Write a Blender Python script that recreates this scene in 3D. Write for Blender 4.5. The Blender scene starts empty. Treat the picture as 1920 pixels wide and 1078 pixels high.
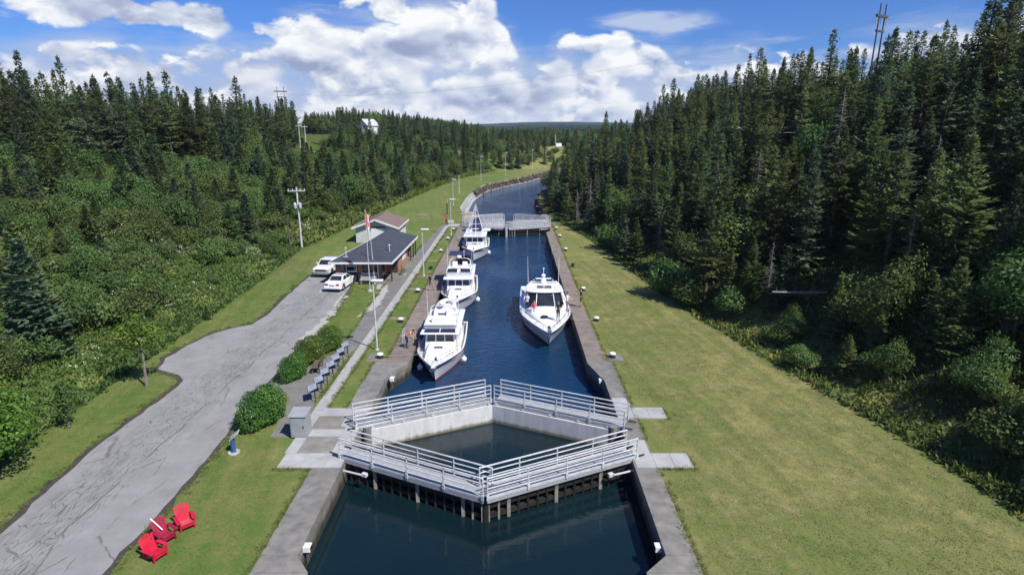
import bpy, math, random
import numpy as np
from mathutils import Vector, Matrix, Euler, noise as mnoise
R = math.radians
random.seed(7); rng = np.random.default_rng(7)
scene = bpy.context.scene
COL = scene.collection

# ------------------------------------------------------------------ camera, sky, sun, exposure
cam_d = bpy.data.cameras.new('camera'); cam = bpy.data.objects.new('camera', cam_d); COL.objects.link(cam)
cam_d.sensor_width = 36.0; cam_d.lens = 36.0 * 1100 / 1920
cam_d.clip_start = 0.3; cam_d.clip_end = 20000
PITCH = math.atan(299 / 1100)
cam.location = (0, 0, 16); cam.rotation_euler = (math.pi / 2 - PITCH, 0, 0)
scene.camera = cam

SUN_EL = R(51); SUN_AZ = math.atan2(0.76, -0.65)          # azimuth measured from +Y towards +X
sun_d = bpy.data.lights.new('sun', 'SUN'); sun = bpy.data.objects.new('sun', sun_d); COL.objects.link(sun)
sun_d.energy = 4.2; sun_d.angle = R(0.53); sun_d.color = (1.0, 0.95, 0.87)
sdir = Vector((math.sin(SUN_AZ) * math.cos(SUN_EL), math.cos(SUN_AZ) * math.cos(SUN_EL), math.sin(SUN_EL)))
sun.rotation_euler = sdir.to_track_quat('Z', 'Y').to_euler(); sun.location = (60, -30, 80)

scene.view_settings.view_transform = 'Standard'; scene.view_settings.look = 'None'
scene.view_settings.exposure = 0.55; scene.view_settings.gamma = 1.0
scene.view_settings.use_curve_mapping = False
scene.cycles.use_denoising = True
scene.cycles.max_bounces = 8; scene.cycles.diffuse_bounces = 3; scene.cycles.glossy_bounces = 3
scene.cycles.transparent_max_bounces = 8; scene.cycles.caustics_reflective = False; scene.cycles.caustics_refractive = False


class NT:
    """tiny node-tree writer: values may be numbers, tuples or sockets"""
    def __init__(s, tree):
        s.t = tree; s.n = tree.nodes; s.l = tree.links

    def put(s, sock, v):
        if isinstance(v, bpy.types.NodeSocket):
            s.l.new(v, sock)
        elif v is not None:
            if isinstance(v, (tuple, list)) and len(v) == 3 and sock.type == 'RGBA':
                v = (*v, 1)
            sock.default_value = v

    def math(s, op, a, b=0.0, c=None, clamp=False):
        n = s.n.new('ShaderNodeMath'); n.operation = op; n.use_clamp = clamp
        s.put(n.inputs[0], a); s.put(n.inputs[1], b)
        if c is not None: s.put(n.inputs[2], c)
        return n.outputs[0]

    def vmath(s, op, a, b=None, scale=None):
        n = s.n.new('ShaderNodeVectorMath'); n.operation = op
        s.put(n.inputs[0], a)
        if b is not None: s.put(n.inputs[1], b)
        if scale is not None: s.put(n.inputs['Scale'], scale)
        return n.outputs[0]

    def noise(s, vec, scale, detail=5, rough=0.55, dist=0.0):
        n = s.n.new('ShaderNodeTexNoise'); n.inputs['Scale'].default_value = scale
        n.inputs['Detail'].default_value = detail; n.inputs['Roughness'].default_value = rough
        n.inputs['Distortion'].default_value = dist
        if vec is not None: s.l.new(vec, n.inputs['Vector'])
        return n.outputs[0]

    def ramp(s, fac, stops, interp='LINEAR'):
        n = s.n.new('ShaderNodeValToRGB'); n.color_ramp.interpolation = interp
        e = n.color_ramp.elements
        while len(e) < len(stops): e.new(0.5)
        for k, (p, c) in enumerate(stops):
            e[k].position = p
            e[k].color = (*c, 1) if isinstance(c, (tuple, list)) else (c, c, c, 1)
        s.l.new(fac, n.inputs[0])
        return n.outputs[0]

    def mix(s, fac, a, b, kind='MIX'):
        n = s.n.new('ShaderNodeMix'); n.data_type = 'RGBA'; n.blend_type = kind
        s.put(n.inputs[0], fac); s.put(n.inputs[6], a); s.put(n.inputs[7], b)
        return n.outputs[2]

    def smooth(s, x, lo, hi, a=0.0, b=1.0):
        n = s.n.new('ShaderNodeMapRange'); n.interpolation_type = 'SMOOTHSTEP'
        s.put(n.inputs[0], x); s.put(n.inputs[1], lo); s.put(n.inputs[2], hi); s.put(n.inputs[3], a); s.put(n.inputs[4], b)
        return n.outputs[0]

    def sep(s, v):
        n = s.n.new('ShaderNodeSeparateXYZ'); s.l.new(v, n.inputs[0]); return n.outputs

    def comb(s, x, y, z):
        n = s.n.new('ShaderNodeCombineXYZ')
        for k, q in enumerate((x, y, z)): s.put(n.inputs[k], q)
        return n.outputs[0]


# ---- world: Nishita sky with cumulus clouds in direction space
world = bpy.data.worlds.new('World'); scene.world = world; world.use_nodes = True
W = NT(world.node_tree); W.n.clear()
w_out = W.n.new('ShaderNodeOutputWorld'); w_bg = W.n.new('ShaderNodeBackground')
W.l.new(w_bg.outputs[0], w_out.inputs[0]); w_bg.inputs[1].default_value = 0.1
sky = W.n.new('ShaderNodeTexSky'); sky.sky_type = 'NISHITA'; sky.sun_disc = False
sky.sun_elevation = SUN_EL; sky.sun_rotation = SUN_AZ; sky.air_density = 1.0; sky.dust_density = 0.2; sky.ozone_density = 3.0
tc = W.n.new('ShaderNodeTexCoord'); dvec = tc.outputs['Generated']
dx, dy, dz = W.sep(dvec)
az = W.math('MULTIPLY', W.math('ARCTAN2', dx, dy), 180 / math.pi)      # degrees, 0 = +Y, right positive
el = W.math('MULTIPLY', W.math('ARCSINE', dz), 180 / math.pi)


v0 = W.vmath('MULTIPLY', dvec, (1.0, 1.0, 1.7))
big = W.noise(v0, 6.0, 2, 0.5)


def puffs(v):
    p_ = W.noise(v, 17.0, 5, 0.55, 0.3)
    vor = W.n.new('ShaderNodeTexVoronoi'); vor.inputs['Scale'].default_value = 15.0
    W.l.new(W.vmath('ADD', v, W.vmath('SCALE', W.comb(p_, p_, p_), scale=0.11)), vor.inputs['Vector'])
    return W.math('ADD', W.math('MULTIPLY', p_, 0.62), W.math('MULTIPLY', vor.outputs[0], -0.36))


fc = W.n.new('ShaderNodeFloatCurve')                                    # cloud-top elevation against azimuth
crv = fc.mapping.curves[0]
tops = [(-180, 8), (-150, 5), (-120, 9), (-90, 6), (-65, 8), (-46, 5.4), (-41, 5.0), (-38, 5.4), (-33.5, 6.8), (-30.5, 5.9), (-28, 5.8), (-25.5, 7.4), (-22.5, 6.4), (-18.6, 9.0),
        (-14, 9.2), (-10, 10.2), (-5, 11.0), (-1.5, 9.6), (0.8, 7.0), (2.6, 5.8), (4.8, 7.8), (7, 6.0), (9.6, 7.8), (13, 6.2), (17, 5.7), (20.5, 6.7), (24, 5.3), (28, 5.6), (33, 7.0), (41, 7.0),
        (60, 7), (90, 8), (130, 5), (180, 8)]
while len(crv.points) < len(tops): crv.points.new(0.5, 0.5)
for k, (a_, e_) in enumerate(tops):
    crv.points[k].location = ((a_ + 180) / 360, e_ / 20); crv.points[k].handle_type = 'AUTO'
fc.mapping.update()
W.l.new(W.math('DIVIDE', W.math('ADD', az, 180.0), 360.0), fc.inputs[1])
top_el = W.math('MULTIPLY', fc.outputs[0], 20.0)


def blob(a0, e0, ra, re, amp):
    x = W.math('DIVIDE', W.math('SUBTRACT', az, a0), ra); y = W.math('DIVIDE', W.math('SUBTRACT', el, e0), re)
    r2 = W.math('ADD', W.math('MULTIPLY', x, x), W.math('MULTIPLY', y, y))
    return W.math('MULTIPLY', W.math('EXPONENT', W.math('MULTIPLY', r2, -1.0)), amp)


bias = W.math('MULTIPLY', W.math('SUBTRACT', top_el, el), 0.075)
bias = W.math('MINIMUM', bias, 0.16)
bias = W.math('MAXIMUM', bias, -0.24)
for b_ in [(-5.3, 8.8, 4.6, 2.4, 0.22), (-35, 8.9, 7.0, 1.2, 0.44), (-25.2, 8.3, 3.6, 1.2, 0.26), (-12, 10.4, 4, 1.0, 0.16), (-29.2, 6.9, 2.6, 0.6, -0.30), (-37.4, 6.5, 4.0, 0.55, -0.30),
           (-22.3, 6.9, 1.9, 0.5, -0.22), (-20.8, 9.9, 2.2, 0.8, -0.24), (1.4, 9.2, 1.9, 2.0, -0.30), (22, 9.0, 9, 2.2, -0.30), (-33.5, 6.3, 2.4, 0.8, 0.16), (-18.6, 8.3, 2.0, 0.8, 0.14),
           (4.8, 7.3, 1.3, 1.0, 0.14), (9.6, 7.2, 1.8, 1.1, 0.14), (20.5, 5.3, 1.8, 1.1, 0.16), (15, 4.8, 4.0, 1.2, 0.10)]:
    bias = W.math('ADD', bias, blob(*b_))
pf = puffs(v0); nz = W.math('ADD', W.math('MULTIPLY', big, 0.62), pf)      # mean near 0.46
dens = W.math('ADD', W.math('SUBTRACT', nz, 0.42), bias)
mask = W.smooth(dens, 0.0, 0.13)
sd = sdir
pf_l = puffs(W.vmath('ADD', v0, (sd.x * 0.014, sd.y * 0.004, 0.022)))
soft = W.noise(W.vmath('MULTIPLY', dvec, (1, 1, 2.6)), 7.5, 3, 0.55)
lit = W.math('MULTIPLY_ADD', W.math('SUBTRACT', pf, pf_l), 2.3, 0.45)
thick = W.smooth(dens, 0.05, 0.55, 0.16, -0.10)                        # sunlit rims, greyer deep middles
shade_up = blob(-35, 9.0, 8, 1.5, -0.22)
lit = W.math('ADD', W.math('ADD', lit, thick), W.math('MULTIPLY_ADD', soft, 1.9, -0.90))
for b_ in [(-33.5, 6.4, 2.4, 0.7, 0.40), (-18.4, 8.4, 2.0, 0.8, 0.45), (-3.6, 9.4, 2.8, 1.5, 0.28), (4.8, 7.5, 1.3, 0.9, 0.38), (9.8, 6.6, 3.2, 1.3, 0.36), (20.5, 5.2, 3.0, 1.2, 0.38), (-12.5, 3.6, 4.5, 0.9, 0.25), (14, 4.0, 5, 1.2, 0.18)]:
    lit = W.math('ADD', lit, blob(*b_))
lit = W.math('ADD', lit, W.smooth(el, 5.0, 1.0, 0.0, 0.20))
lit = W.math('ADD', lit, shade_up, clamp=True)
ccol = W.ramp(lit, [(0.0, (2.3, 2.7, 3.9)), (0.30, (3.1, 3.5, 4.7)), (0.62, (4.5, 4.9, 5.8)), (1.0, (6.8, 6.9, 7.0))])
# thin high sheet (lens-shaped wisps)
wn = W.noise(W.vmath('MULTIPLY', dvec, (1.0, 1.0, 5.0)), 9.0, 4, 0.6, 0.5)
wisp = W.math('ADD', blob(12.8, 8.8, 4.4, 0.9, 1.25), blob(23.0, 7.0, 2.0, 0.4, 0.5))
wisp = W.math('ADD', wisp, W.smooth(el, 9.0, 25.0, 0.0, 0.22))
wisp = W.smooth(W.math('MULTIPLY', wisp, W.math('MULTIPLY_ADD', wn, 3.4, -1.05)), 0.06, 0.85, 0.0, 0.75)
blue = W.mix(1.0, sky.outputs[0], (0.26, 0.44, 0.82), 'MULTIPLY')
world.cycles.sampling_method = 'MANUAL'; world.cycles.sample_map_resolution = 256
veil = W.math('MULTIPLY', W.smooth(W.math('ADD', W.math('SUBTRACT', top_el, el), W.math('MULTIPLY_ADD', wn, 6.0, -3.0)), -1.6, 2.2), W.smooth(soft, 0.25, 0.6, 0.55, 0.92))
base = W.mix(wisp, blue, (4.2, 4.7, 5.8)); base = W.mix(veil, base, W.mix(soft, (2.6, 3.2, 4.8), (4.0, 4.5, 5.8)))
W.l.new(W.mix(mask, base, ccol), w_bg.inputs[0])


# ------------------------------------------------------------------ mesh helpers
class MB:
    def __init__(s):
        s.v = []; s.f = []; s.m = []

    def add(s, vs, fs, mi=0):
        o = len(s.v); s.v.extend([tuple(q) for q in vs])
        s.f.extend([tuple(i + o for i in q) for q in fs]); s.m.extend([mi] * len(fs)); return s

    def box(s, x0, x1, y0, y1, z0, z1, mi=0, M=None):
        vs = [(x, y, z) for z in (z0, z1) for y in (y0, y1) for x in (x0, x1)]
        if M is not None: vs = [M @ Vector(q) for q in vs]
        return s.add(vs, [(0, 2, 3, 1), (4, 5, 7, 6), (0, 1, 5, 4), (2, 6, 7, 3), (0, 4, 6, 2), (1, 3, 7, 5)], mi)

    def cbox(s, c, d, mi=0, rot=None):
        M = Matrix.Translation(c)
        if rot is not None: M = M @ Euler(rot).to_matrix().to_4x4()
        return s.box(-d[0] / 2, d[0] / 2, -d[1] / 2, d[1] / 2, -d[2] / 2, d[2] / 2, mi, M)

    def beam(s, p0, p1, w, h, mi=0, up=(0, 0, 1)):
        p0 = Vector(p0); p1 = Vector(p1); y = (p1 - p0); L = y.length
        if L < 1e-6: return s
        y.normalize(); x = y.cross(Vector(up))
        if x.length < 1e-4: x = Vector((1, 0, 0))
        x.normalize(); z = x.cross(y)
        M = Matrix((x, y, z)).transposed().to_4x4(); M.translation = p0
        return s.box(-w / 2, w / 2, 0, L, -h / 2, h / 2, mi, M)

    def tube(s, p0, p1, r0, r1=None, n=8, mi=0, cap=True):
        r1 = r0 if r1 is None else r1
        return s.pipe([p0, p1], [r0, r1], n, mi, cap)

    def pipe(s, pts, rs, n=8, mi=0, cap=True):
        pts = [Vector(q) for q in pts]
        if not isinstance(rs, (list, tuple)): rs = [rs] * len(pts)
        vs = []; fs = []
        ref = Vector((0, 0, 1))
        d0 = (pts[1] - pts[0]).normalized()
        if abs(d0.dot(ref)) > 0.9: ref = Vector((1, 0, 0))
        for k, q in enumerate(pts):
            d = (pts[min(k + 1, len(pts) - 1)] - pts[max(k - 1, 0)]).normalized()
            a = d.cross(ref)
            if a.length < 1e-4: a = d.orthogonal()
            a.normalize(); b = d.cross(a)
            for j in range(n):
                t = 2 * math.pi * j / n
                vs.append(q + (a * math.cos(t) + b * math.sin(t)) * rs[k])
        for k in range(len(pts) - 1):
            for j in range(n):
                fs.append((k * n + j, k * n + (j + 1) % n, (k + 1) * n + (j + 1) % n, (k + 1) * n + j))
        if cap:
            fs.append(tuple(range(n))); fs.append(tuple(reversed(range((len(pts) - 1) * n, len(pts) * n))))
        return s.add(vs, fs, mi)

    def prism(s, poly, z0, z1, mi=0, M=None, top_mi=None):
        n = len(poly)
        if sum(poly[i][0] * poly[(i + 1) % n][1] - poly[(i + 1) % n][0] * poly[i][1] for i in range(n)) < 0: poly = poly[::-1]
        vs = [(x, y, z0) for x, y in poly] + [(x, y, z1) for x, y in poly]
        if M is not None: vs = [M @ Vector(q) for q in vs]
        o = len(s.f)
        s.add(vs, [tuple(range(n))[::-1], tuple(range(n, 2 * n))] + [(i, (i + 1) % n, n + (i + 1) % n, n + i) for i in range(n)], mi)
        if top_mi is not None: s.m[o + 1] = top_mi
        return s

    def rows(s, rows, mi=0, close=False, caps=False):
        n = len(rows[0]); vs = [q for r in rows for q in r]; fs = []
        for i in range(len(rows) - 1):
            for j in range(n if close else n - 1):
                k = (j + 1) % n
                fs.append((i * n + j, i * n + k, (i + 1) * n + k, (i + 1) * n + j))
        if caps: fs.append(tuple(range(n))[::-1]); fs.append(tuple(range((len(rows) - 1) * n, len(rows) * n)))
        return s.add(vs, fs, mi)

    def ball(s, c, r, n=10, m=7, mi=0):
        r = (r, r, r) if not isinstance(r, (tuple, list)) else r
        rows = []
        for i in range(m + 1):
            ph = -math.pi / 2 + math.pi * i / m; cr = max(math.cos(ph), 0.02)
            rows.append([(c[0] + r[0] * cr * math.cos(2 * math.pi * j / n), c[1] + r[1] * cr * math.sin(2 * math.pi * j / n), c[2] + r[2] * math.sin(ph)) for j in range(n)])
        return s.rows(rows, mi, True, True)

    def lathe(s, prof, c=(0, 0, 0), n=12, mi=0):
        rows = [[(c[0] + r * math.cos(2 * math.pi * j / n), c[1] + r * math.sin(2 * math.pi * j / n), c[2] + z) for j in range(n)] for r, z in prof]
        return s.rows(rows, mi, True, True)

    def mesh(s, name, mats, smooth=None):
        me = bpy.data.meshes.new(name); me.from_pydata(s.v, [], s.f)
        for m_ in (mats if isinstance(mats, (list, tuple)) else [mats]): me.materials.append(m_)
        if any(s.m): me.polygons.foreach_set('material_index', s.m)
        if smooth is not None:
            me.polygons.foreach_set('use_smooth', [True] * len(s.f)); me.set_sharp_from_angle(angle=R(smooth))
        me.update(); return me

    def build(s, name, mats, parent=None, smooth=None, world=False, bevel=0.0):
        if world and parent is not None:
            X = Matrix.Identity(4); q_ = parent
            while q_ is not None:
                X = Matrix.Translation(q_.location) @ q_.rotation_euler.to_matrix().to_4x4() @ X; q_ = q_.parent
            X.invert(); s.v = [tuple(X @ Vector(q)) for q in s.v]
        ob = bpy.data.objects.new(name, s.mesh(name, mats, smooth)); COL.objects.link(ob)
        if parent is not None: ob.parent = parent
        if bevel:
            md = ob.modifiers.new('bevel', 'BEVEL'); md.width = bevel; md.segments = 2; md.limit_method = 'ANGLE'; md.angle_limit = R(40)
        return ob


def link_mesh(name, me, parent=None, loc=(0, 0, 0), rot=(0, 0, 0), scl=(1, 1, 1)):
    o = bpy.data.objects.new(name, me); COL.objects.link(o); o.parent = parent
    o.location = loc; o.rotation_euler = rot; o.scale = scl; return o


def tag(o, label=None, cat=None, group=None, kind=None):
    if label: o['label'] = label
    if cat: o['category'] = cat
    if group: o['group'] = group
    if kind: o['kind'] = kind
    return o


def thing(name, label, cat, loc=(0, 0, 0), rz=0.0, group=None):
    o = bpy.data.objects.new(name, None); COL.objects.link(o); o.empty_display_size = 0.3
    o.location = loc; o.rotation_euler = (0, 0, rz); return tag(o, label, cat, group)


def copy_tree(o, parent=None):
    c = o.copy(); COL.objects.link(c)
    if parent is not None: c.parent = parent
    for ch in list(o.children): copy_tree(ch, c)
    return c


ORD = ['nearest', 'second nearest', 'third nearest', 'fourth nearest', 'fifth nearest', 'sixth nearest', 'seventh nearest', 'eighth nearest', 'ninth nearest']


def array_mesh(name, V, F, mats, tint=None, mi=None, smooth=False):
    """fast mesh from numpy arrays of quads"""
    V = np.asarray(V, dtype=np.float32); F = np.asarray(F, dtype=np.int32); k = F.shape[1]
    me = bpy.data.meshes.new(name); me.vertices.add(len(V)); me.vertices.foreach_set('co', V.ravel())
    me.loops.add(F.size); me.loops.foreach_set('vertex_index', F.ravel())
    me.polygons.add(len(F)); me.polygons.foreach_set('loop_start', np.arange(0, F.size, k, dtype=np.int32))
    for m_ in (mats if isinstance(mats, (list, tuple)) else [mats]): me.materials.append(m_)
    if mi is not None: me.polygons.foreach_set('material_index', np.asarray(mi, dtype=np.int32))
    if smooth: me.polygons.foreach_set('use_smooth', np.ones(len(F), dtype=bool))
    me.update(calc_edges=True)
    if tint is not None:
        a = me.attributes.new('tint', 'FLOAT', 'FACE'); a.data.foreach_set('value', np.asarray(tint, dtype=np.float32))
    return me


# ------------------------------------------------------------------ materials
def new_mat(name):
    m = bpy.data.materials.new(name); m.use_nodes = True; t = NT(m.node_tree); t.n.clear()
    o = t.n.new('ShaderNodeOutputMaterial'); b = t.n.new('ShaderNodeBsdfPrincipled'); t.l.new(b.outputs[0], o.inputs[0])
    return m, t, b, o


def pos_of(t): return t.n.new('ShaderNodeNewGeometry').outputs['Position']


def bump(t, b, h, strength, dist):
    n = t.n.new('ShaderNodeBump'); n.inputs['Strength'].default_value = strength; n.inputs['Distance'].default_value = dist
    t.l.new(h, n.inputs['Height']); t.l.new(n.outputs[0], b.inputs['Normal'])


def pbr(name, ca, cb, scale=3.0, rough=0.7, metal=0.0, bmp=0.0, bscale=None, spec=0.5, big=0.0, coat=0.0):
    """noise-mottled surface between two colours, with optional larger-scale weathering and relief"""
    m, t, b, o = new_mat(name); p = pos_of(t)
    n1 = t.noise(p, scale, 7, 0.62)
    c = t.ramp(n1, [(0.3, ca), (0.7, cb)])
    if big:
        c = t.mix(1.0, c, t.ramp(t.noise(p, scale * 0.13, 4, 0.6), [(0.3, 1 - big), (0.7, 1.0)]), 'MULTIPLY')
    t.put(b.inputs['Base Color'], c); b.inputs['Roughness'].default_value = rough; b.inputs['Metallic'].default_value = metal
    b.inputs['Specular IOR Level'].default_value = spec; b.inputs['Coat Weight'].default_value = coat
    if bmp: bump(t, b, t.noise(p, bscale or scale * 4, 5, 0.6), bmp, 0.05)
    return m


def leaf_mat(name, dark, light, accent=None, rough=0.6, trans=0.25, spread=0.35):
    m, t, b, o = new_mat(name)
    at = t.n.new('ShaderNodeAttribute'); at.attribute_name = 'tint'
    oi = t.n.new('ShaderNodeObjectInfo')
    c = t.ramp(at.outputs['Fac'], [(0.0, dark), (0.85, light)] + ([(1.0, accent)] if accent else [(1.0, light)]))
    hsv = t.n.new('ShaderNodeHueSaturation')
    t.put(hsv.inputs['Hue'], t.math('MULTIPLY_ADD', t.math('FRACT', t.math('MULTIPLY', oi.outputs['Random'], 7.31)), 0.05, 0.480))
    t.put(hsv.inputs['Value'], t.math('MULTIPLY_ADD', oi.outputs['Random'], spread * 2, 1 - spread))
    t.put(hsv.inputs['Saturation'], 0.95); t.put(hsv.inputs['Color'], c)
    t.put(b.inputs['Base Color'], hsv.outputs[0]); b.inputs['Roughness'].default_value = rough
    b.inputs['Specular IOR Level'].default_value = 0.25
    tr = t.n.new('ShaderNodeBsdfTranslucent'); t.put(tr.inputs[0], hsv.outputs[0])
    mx = t.n.new('ShaderNodeMixShader'); mx.inputs[0].default_value = trans
    t.l.new(b.outputs[0], mx.inputs[1]); t.l.new(tr.outputs[0], mx.inputs[2]); t.l.new(mx.outputs[0], o.inputs[0])
    return m


M = {}
M['spruce'] = leaf_mat('spruce_needles', (0.066, 0.100, 0.033), (0.165, 0.215, 0.066), (0.225, 0.260, 0.085), 0.6, 0.38, 0.36)
M['bluespruce'] = leaf_mat('blue_spruce_needles', (0.056, 0.094, 0.050), (0.135, 0.192, 0.096), None, 0.6, 0.36, 0.28)
M['alder'] = leaf_mat('alder_leaves', (0.060, 0.110, 0.026), (0.160, 0.240, 0.058), (0.24, 0.30, 0.085), 0.5, 0.40, 0.28)
M['maple'] = leaf_mat('maple_leaves', (0.085, 0.150, 0.016), (0.20, 0.30, 0.035), (0.28, 0.36, 0.06), 0.45, 0.42, 0.08)
M['hedge'] = leaf_mat('rose_leaves', (0.040, 0.095, 0.014), (0.125, 0.215, 0.030), (0.18, 0.27, 0.05), 0.45, 0.32, 0.08)
M['weeds'] = leaf_mat('weed_leaves', (0.060, 0.105, 0.022), (0.165, 0.235, 0.050), (0.30, 0.31, 0.07), 0.6, 0.35, 0.05)
M['bark'] = pbr('spruce_bark', (0.055, 0.045, 0.036), (0.13, 0.115, 0.10), 6, 0.9, bmp=0.6)
M['deadwood'] = pbr('dead_wood', (0.12, 0.11, 0.10), (0.29, 0.275, 0.26), 5, 0.9)
M['petal'] = pbr('white_petals', (0.55, 0.57, 0.50), (0.8, 0.8, 0.75), 9, 0.7)
M['concrete'] = pbr('grey_concrete', (0.16, 0.155, 0.14), (0.30, 0.29, 0.265), 1.6, 0.88, bmp=0.25, bscale=25, big=0.35)
M['concrete_light'] = pbr('pale_concrete', (0.34, 0.345, 0.345), (0.47, 0.475, 0.475), 1.2, 0.85, bmp=0.15, bscale=30, big=0.25)
M['concrete_dark'] = pbr('stained_concrete', (0.17, 0.165, 0.145), (0.31, 0.295, 0.26), 1.1, 0.88, bmp=0.2, bscale=30, big=0.35)
M['coping'] = pbr('brown_coping', (0.17, 0.14, 0.12), (0.29, 0.245, 0.215), 1.3, 0.9, bmp=0.25, bscale=22, big=0.3)
M['galv'] = pbr('painted_grey_steel', (0.46, 0.48, 0.50), (0.68, 0.70, 0.73), 3.5, 0.5, big=0.28)
M['grating'] = pbr('steel_grating', (0.30, 0.32, 0.34), (0.46, 0.48, 0.50), 9, 0.6, 0.2, bmp=0.5, bscale=60)
M['timber_dark'] = pbr('wet_dark_timber', (0.008, 0.008, 0.007), (0.028, 0.026, 0.020), 3, 0.7, big=0.4)
M['timber_post'] = pbr('weathered_post', (0.16, 0.15, 0.11), (0.36, 0.34, 0.28), 4, 0.85)
M['white'] = pbr('white_gelcoat', (0.74, 0.75, 0.76), (0.82, 0.82, 0.82), 2.0, 0.22, spec=0.5, coat=0.3)
M['cream'] = pbr('cream_deck', (0.66, 0.65, 0.62), (0.76, 0.75, 0.72), 4.0, 0.55)
M['navy'] = pbr('navy_paint', (0.012, 0.018, 0.045), (0.02, 0.028, 0.06), 4, 0.3)
M['canvas'] = pbr('navy_canvas', (0.014, 0.018, 0.07), (0.03, 0.035, 0.11), 6, 0.85)
M['antifoul'] = pbr('red_antifoul', (0.20, 0.02, 0.02), (0.32, 0.04, 0.03), 5, 0.6)
M['glass'] = pbr('dark_glass', (0.010, 0.013, 0.018), (0.03, 0.035, 0.045), 0.8, 0.06, spec=0.8)
M['black'] = pbr('black_rubber', (0.012, 0.012, 0.013), (0.03, 0.03, 0.03), 8, 0.6)
M['chrome'] = pbr('stainless', (0.6, 0.62, 0.64), (0.72, 0.73, 0.75), 5, 0.22, 0.9)
M['red'] = pbr('red_plastic', (0.42, 0.010, 0.030), (0.60, 0.018, 0.055), 3.0, 0.38)
M['darkred'] = pbr('weathered_dark_red', (0.22, 0.006, 0.03), (0.36, 0.014, 0.05), 3.0, 0.45)
M['carpaint'] = pbr('white_car_paint', (0.74, 0.75, 0.77), (0.80, 0.80, 0.81), 0.8, 0.2, coat=0.6)
M['cabinet'] = pbr('grey_cabinet_paint', (0.26, 0.28, 0.29), (0.34, 0.36, 0.37), 2, 0.45, big=0.15)
M['tail'] = pbr('tail_lamp_red', (0.25, 0.01, 0.01), (0.35, 0.02, 0.02), 5, 0.2)
M['headlamp'] = pbr('headlamp_glass', (0.35, 0.38, 0.4), (0.6, 0.62, 0.65), 9, 0.1)
M['brick'] = None
M['shingle'] = pbr('dark_shingles', (0.024, 0.030, 0.046), (0.070, 0.082, 0.110), 7.0, 0.85, bmp=0.4, bscale=12, big=0.25)
M['brownroof'] = pbr('brown_shingles', (0.12, 0.085, 0.075), (0.22, 0.165, 0.145), 6.0, 0.9, bmp=0.4, bscale=14)
M['siding'] = pbr('grey_siding', (0.56, 0.57, 0.56), (0.64, 0.65, 0.64), 1.5, 0.7, big=0.1)
M['trim'] = pbr('white_trim', (0.66, 0.68, 0.70), (0.78, 0.79, 0.80), 2, 0.5)
M['browndoor'] = pbr('brown_panel', (0.045, 0.032, 0.027), (0.075, 0.055, 0.045), 3, 0.6)
M['blackpost'] = pbr('black_metal', (0.012, 0.012, 0.014), (0.025, 0.025, 0.028), 5, 0.45)
M['blue'] = pbr('blue_paint', (0.015, 0.06, 0.18), (0.03, 0.10, 0.26), 4, 0.45)
M['benchgrey'] = pbr('grey_bench_boards', (0.32, 0.33, 0.35), (0.46, 0.47, 0.48), 5, 0.7)
M['woodbrown'] = pbr('weathered_brown_wood', (0.075, 0.055, 0.045), (0.15, 0.115, 0.10), 6, 0.85)
M['pole'] = pbr('weathered_pole', (0.36, 0.36, 0.36), (0.56, 0.57, 0.58), 3, 0.8)
M['creosote'] = pbr('brown_pole', (0.06, 0.05, 0.045), (0.13, 0.11, 0.10), 3, 0.9)
M['panelface'] = pbr('printed_panel', (0.20, 0.23, 0.29), (0.52, 0.55, 0.60), 5.0, 0.25)
M['skin'] = pbr('skin', (0.45, 0.25, 0.18), (0.55, 0.33, 0.24), 10, 0.5)
M['hair'] = pbr('dark_hair', (0.02, 0.014, 0.010), (0.05, 0.035, 0.025), 20, 0.6)
for nm, c_ in dict(shirt_white=(0.75, 0.75, 0.76), shirt_purple=(0.06, 0.04, 0.20), shirt_orange=(0.65, 0.25, 0.18), shirt_red=(0.5, 0.03, 0.03),
                   cloth_dark=(0.02, 0.022, 0.026), cloth_khaki=(0.22, 0.20, 0.13), cloth_navy=(0.02, 0.03, 0.08), cloth_pink=(0.55, 0.12, 0.16), cloth_green=(0.05, 0.08, 0.03)).items():
    M[nm] = pbr(nm, tuple(q * 0.85 for q in c_), c_, 9, 0.85)
M['stone'] = pbr('quarried_stone', (0.035, 0.03, 0.028), (0.16, 0.13, 0.10), 1.2, 0.9, bmp=0.5, bscale=6, big=0.4)
M['pinkstone'] = pbr('pinkish_cap', (0.30, 0.22, 0.19), (0.42, 0.33, 0.29), 1.5, 0.9)
M['gravel'] = pbr('pale_gravel', (0.26, 0.25, 0.23), (0.5, 0.49, 0.46), 9, 0.95, bmp=0.5, bscale=40)
M['flagred'] = pbr('flag_red', (0.5, 0.02, 0.02), (0.6, 0.03, 0.03), 5, 0.8)
M['flagwhite'] = pbr('flag_white', (0.72, 0.72, 0.72), (0.8, 0.8, 0.8), 5, 0.8)


def mat_brick():
    m, t, b, o = new_mat('orange_brick'); p = pos_of(t)
    x, y, z = t.sep(p)
    bt = t.n.new('ShaderNodeTexBrick'); t.l.new(t.comb(t.math('ADD', x, y), z, 0.0), bt.inputs['Vector'])
    bt.inputs['Color1'].default_value = (0.42, 0.20, 0.115, 1); bt.inputs['Color2'].default_value = (0.32, 0.14, 0.08, 1)
    bt.inputs['Mortar'].default_value = (0.33, 0.28, 0.24, 1); bt.inputs['Scale'].default_value = 1.0
    bt.inputs['Brick Width'].default_value = 0.22; bt.inputs['Row Height'].default_value = 0.075; bt.inputs['Mortar Size'].default_value = 0.008
    c = t.mix(1.0, bt.outputs[0], t.ramp(t.noise(p, 2.0, 4), [(0.3, 0.8), (0.7, 1.05)]), 'MULTIPLY')
    t.put(b.inputs['Base Color'], c); b.inputs['Roughness'].default_value = 0.9
    bump(t, b, bt.outputs[1], -0.4, 0.01); return m


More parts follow.
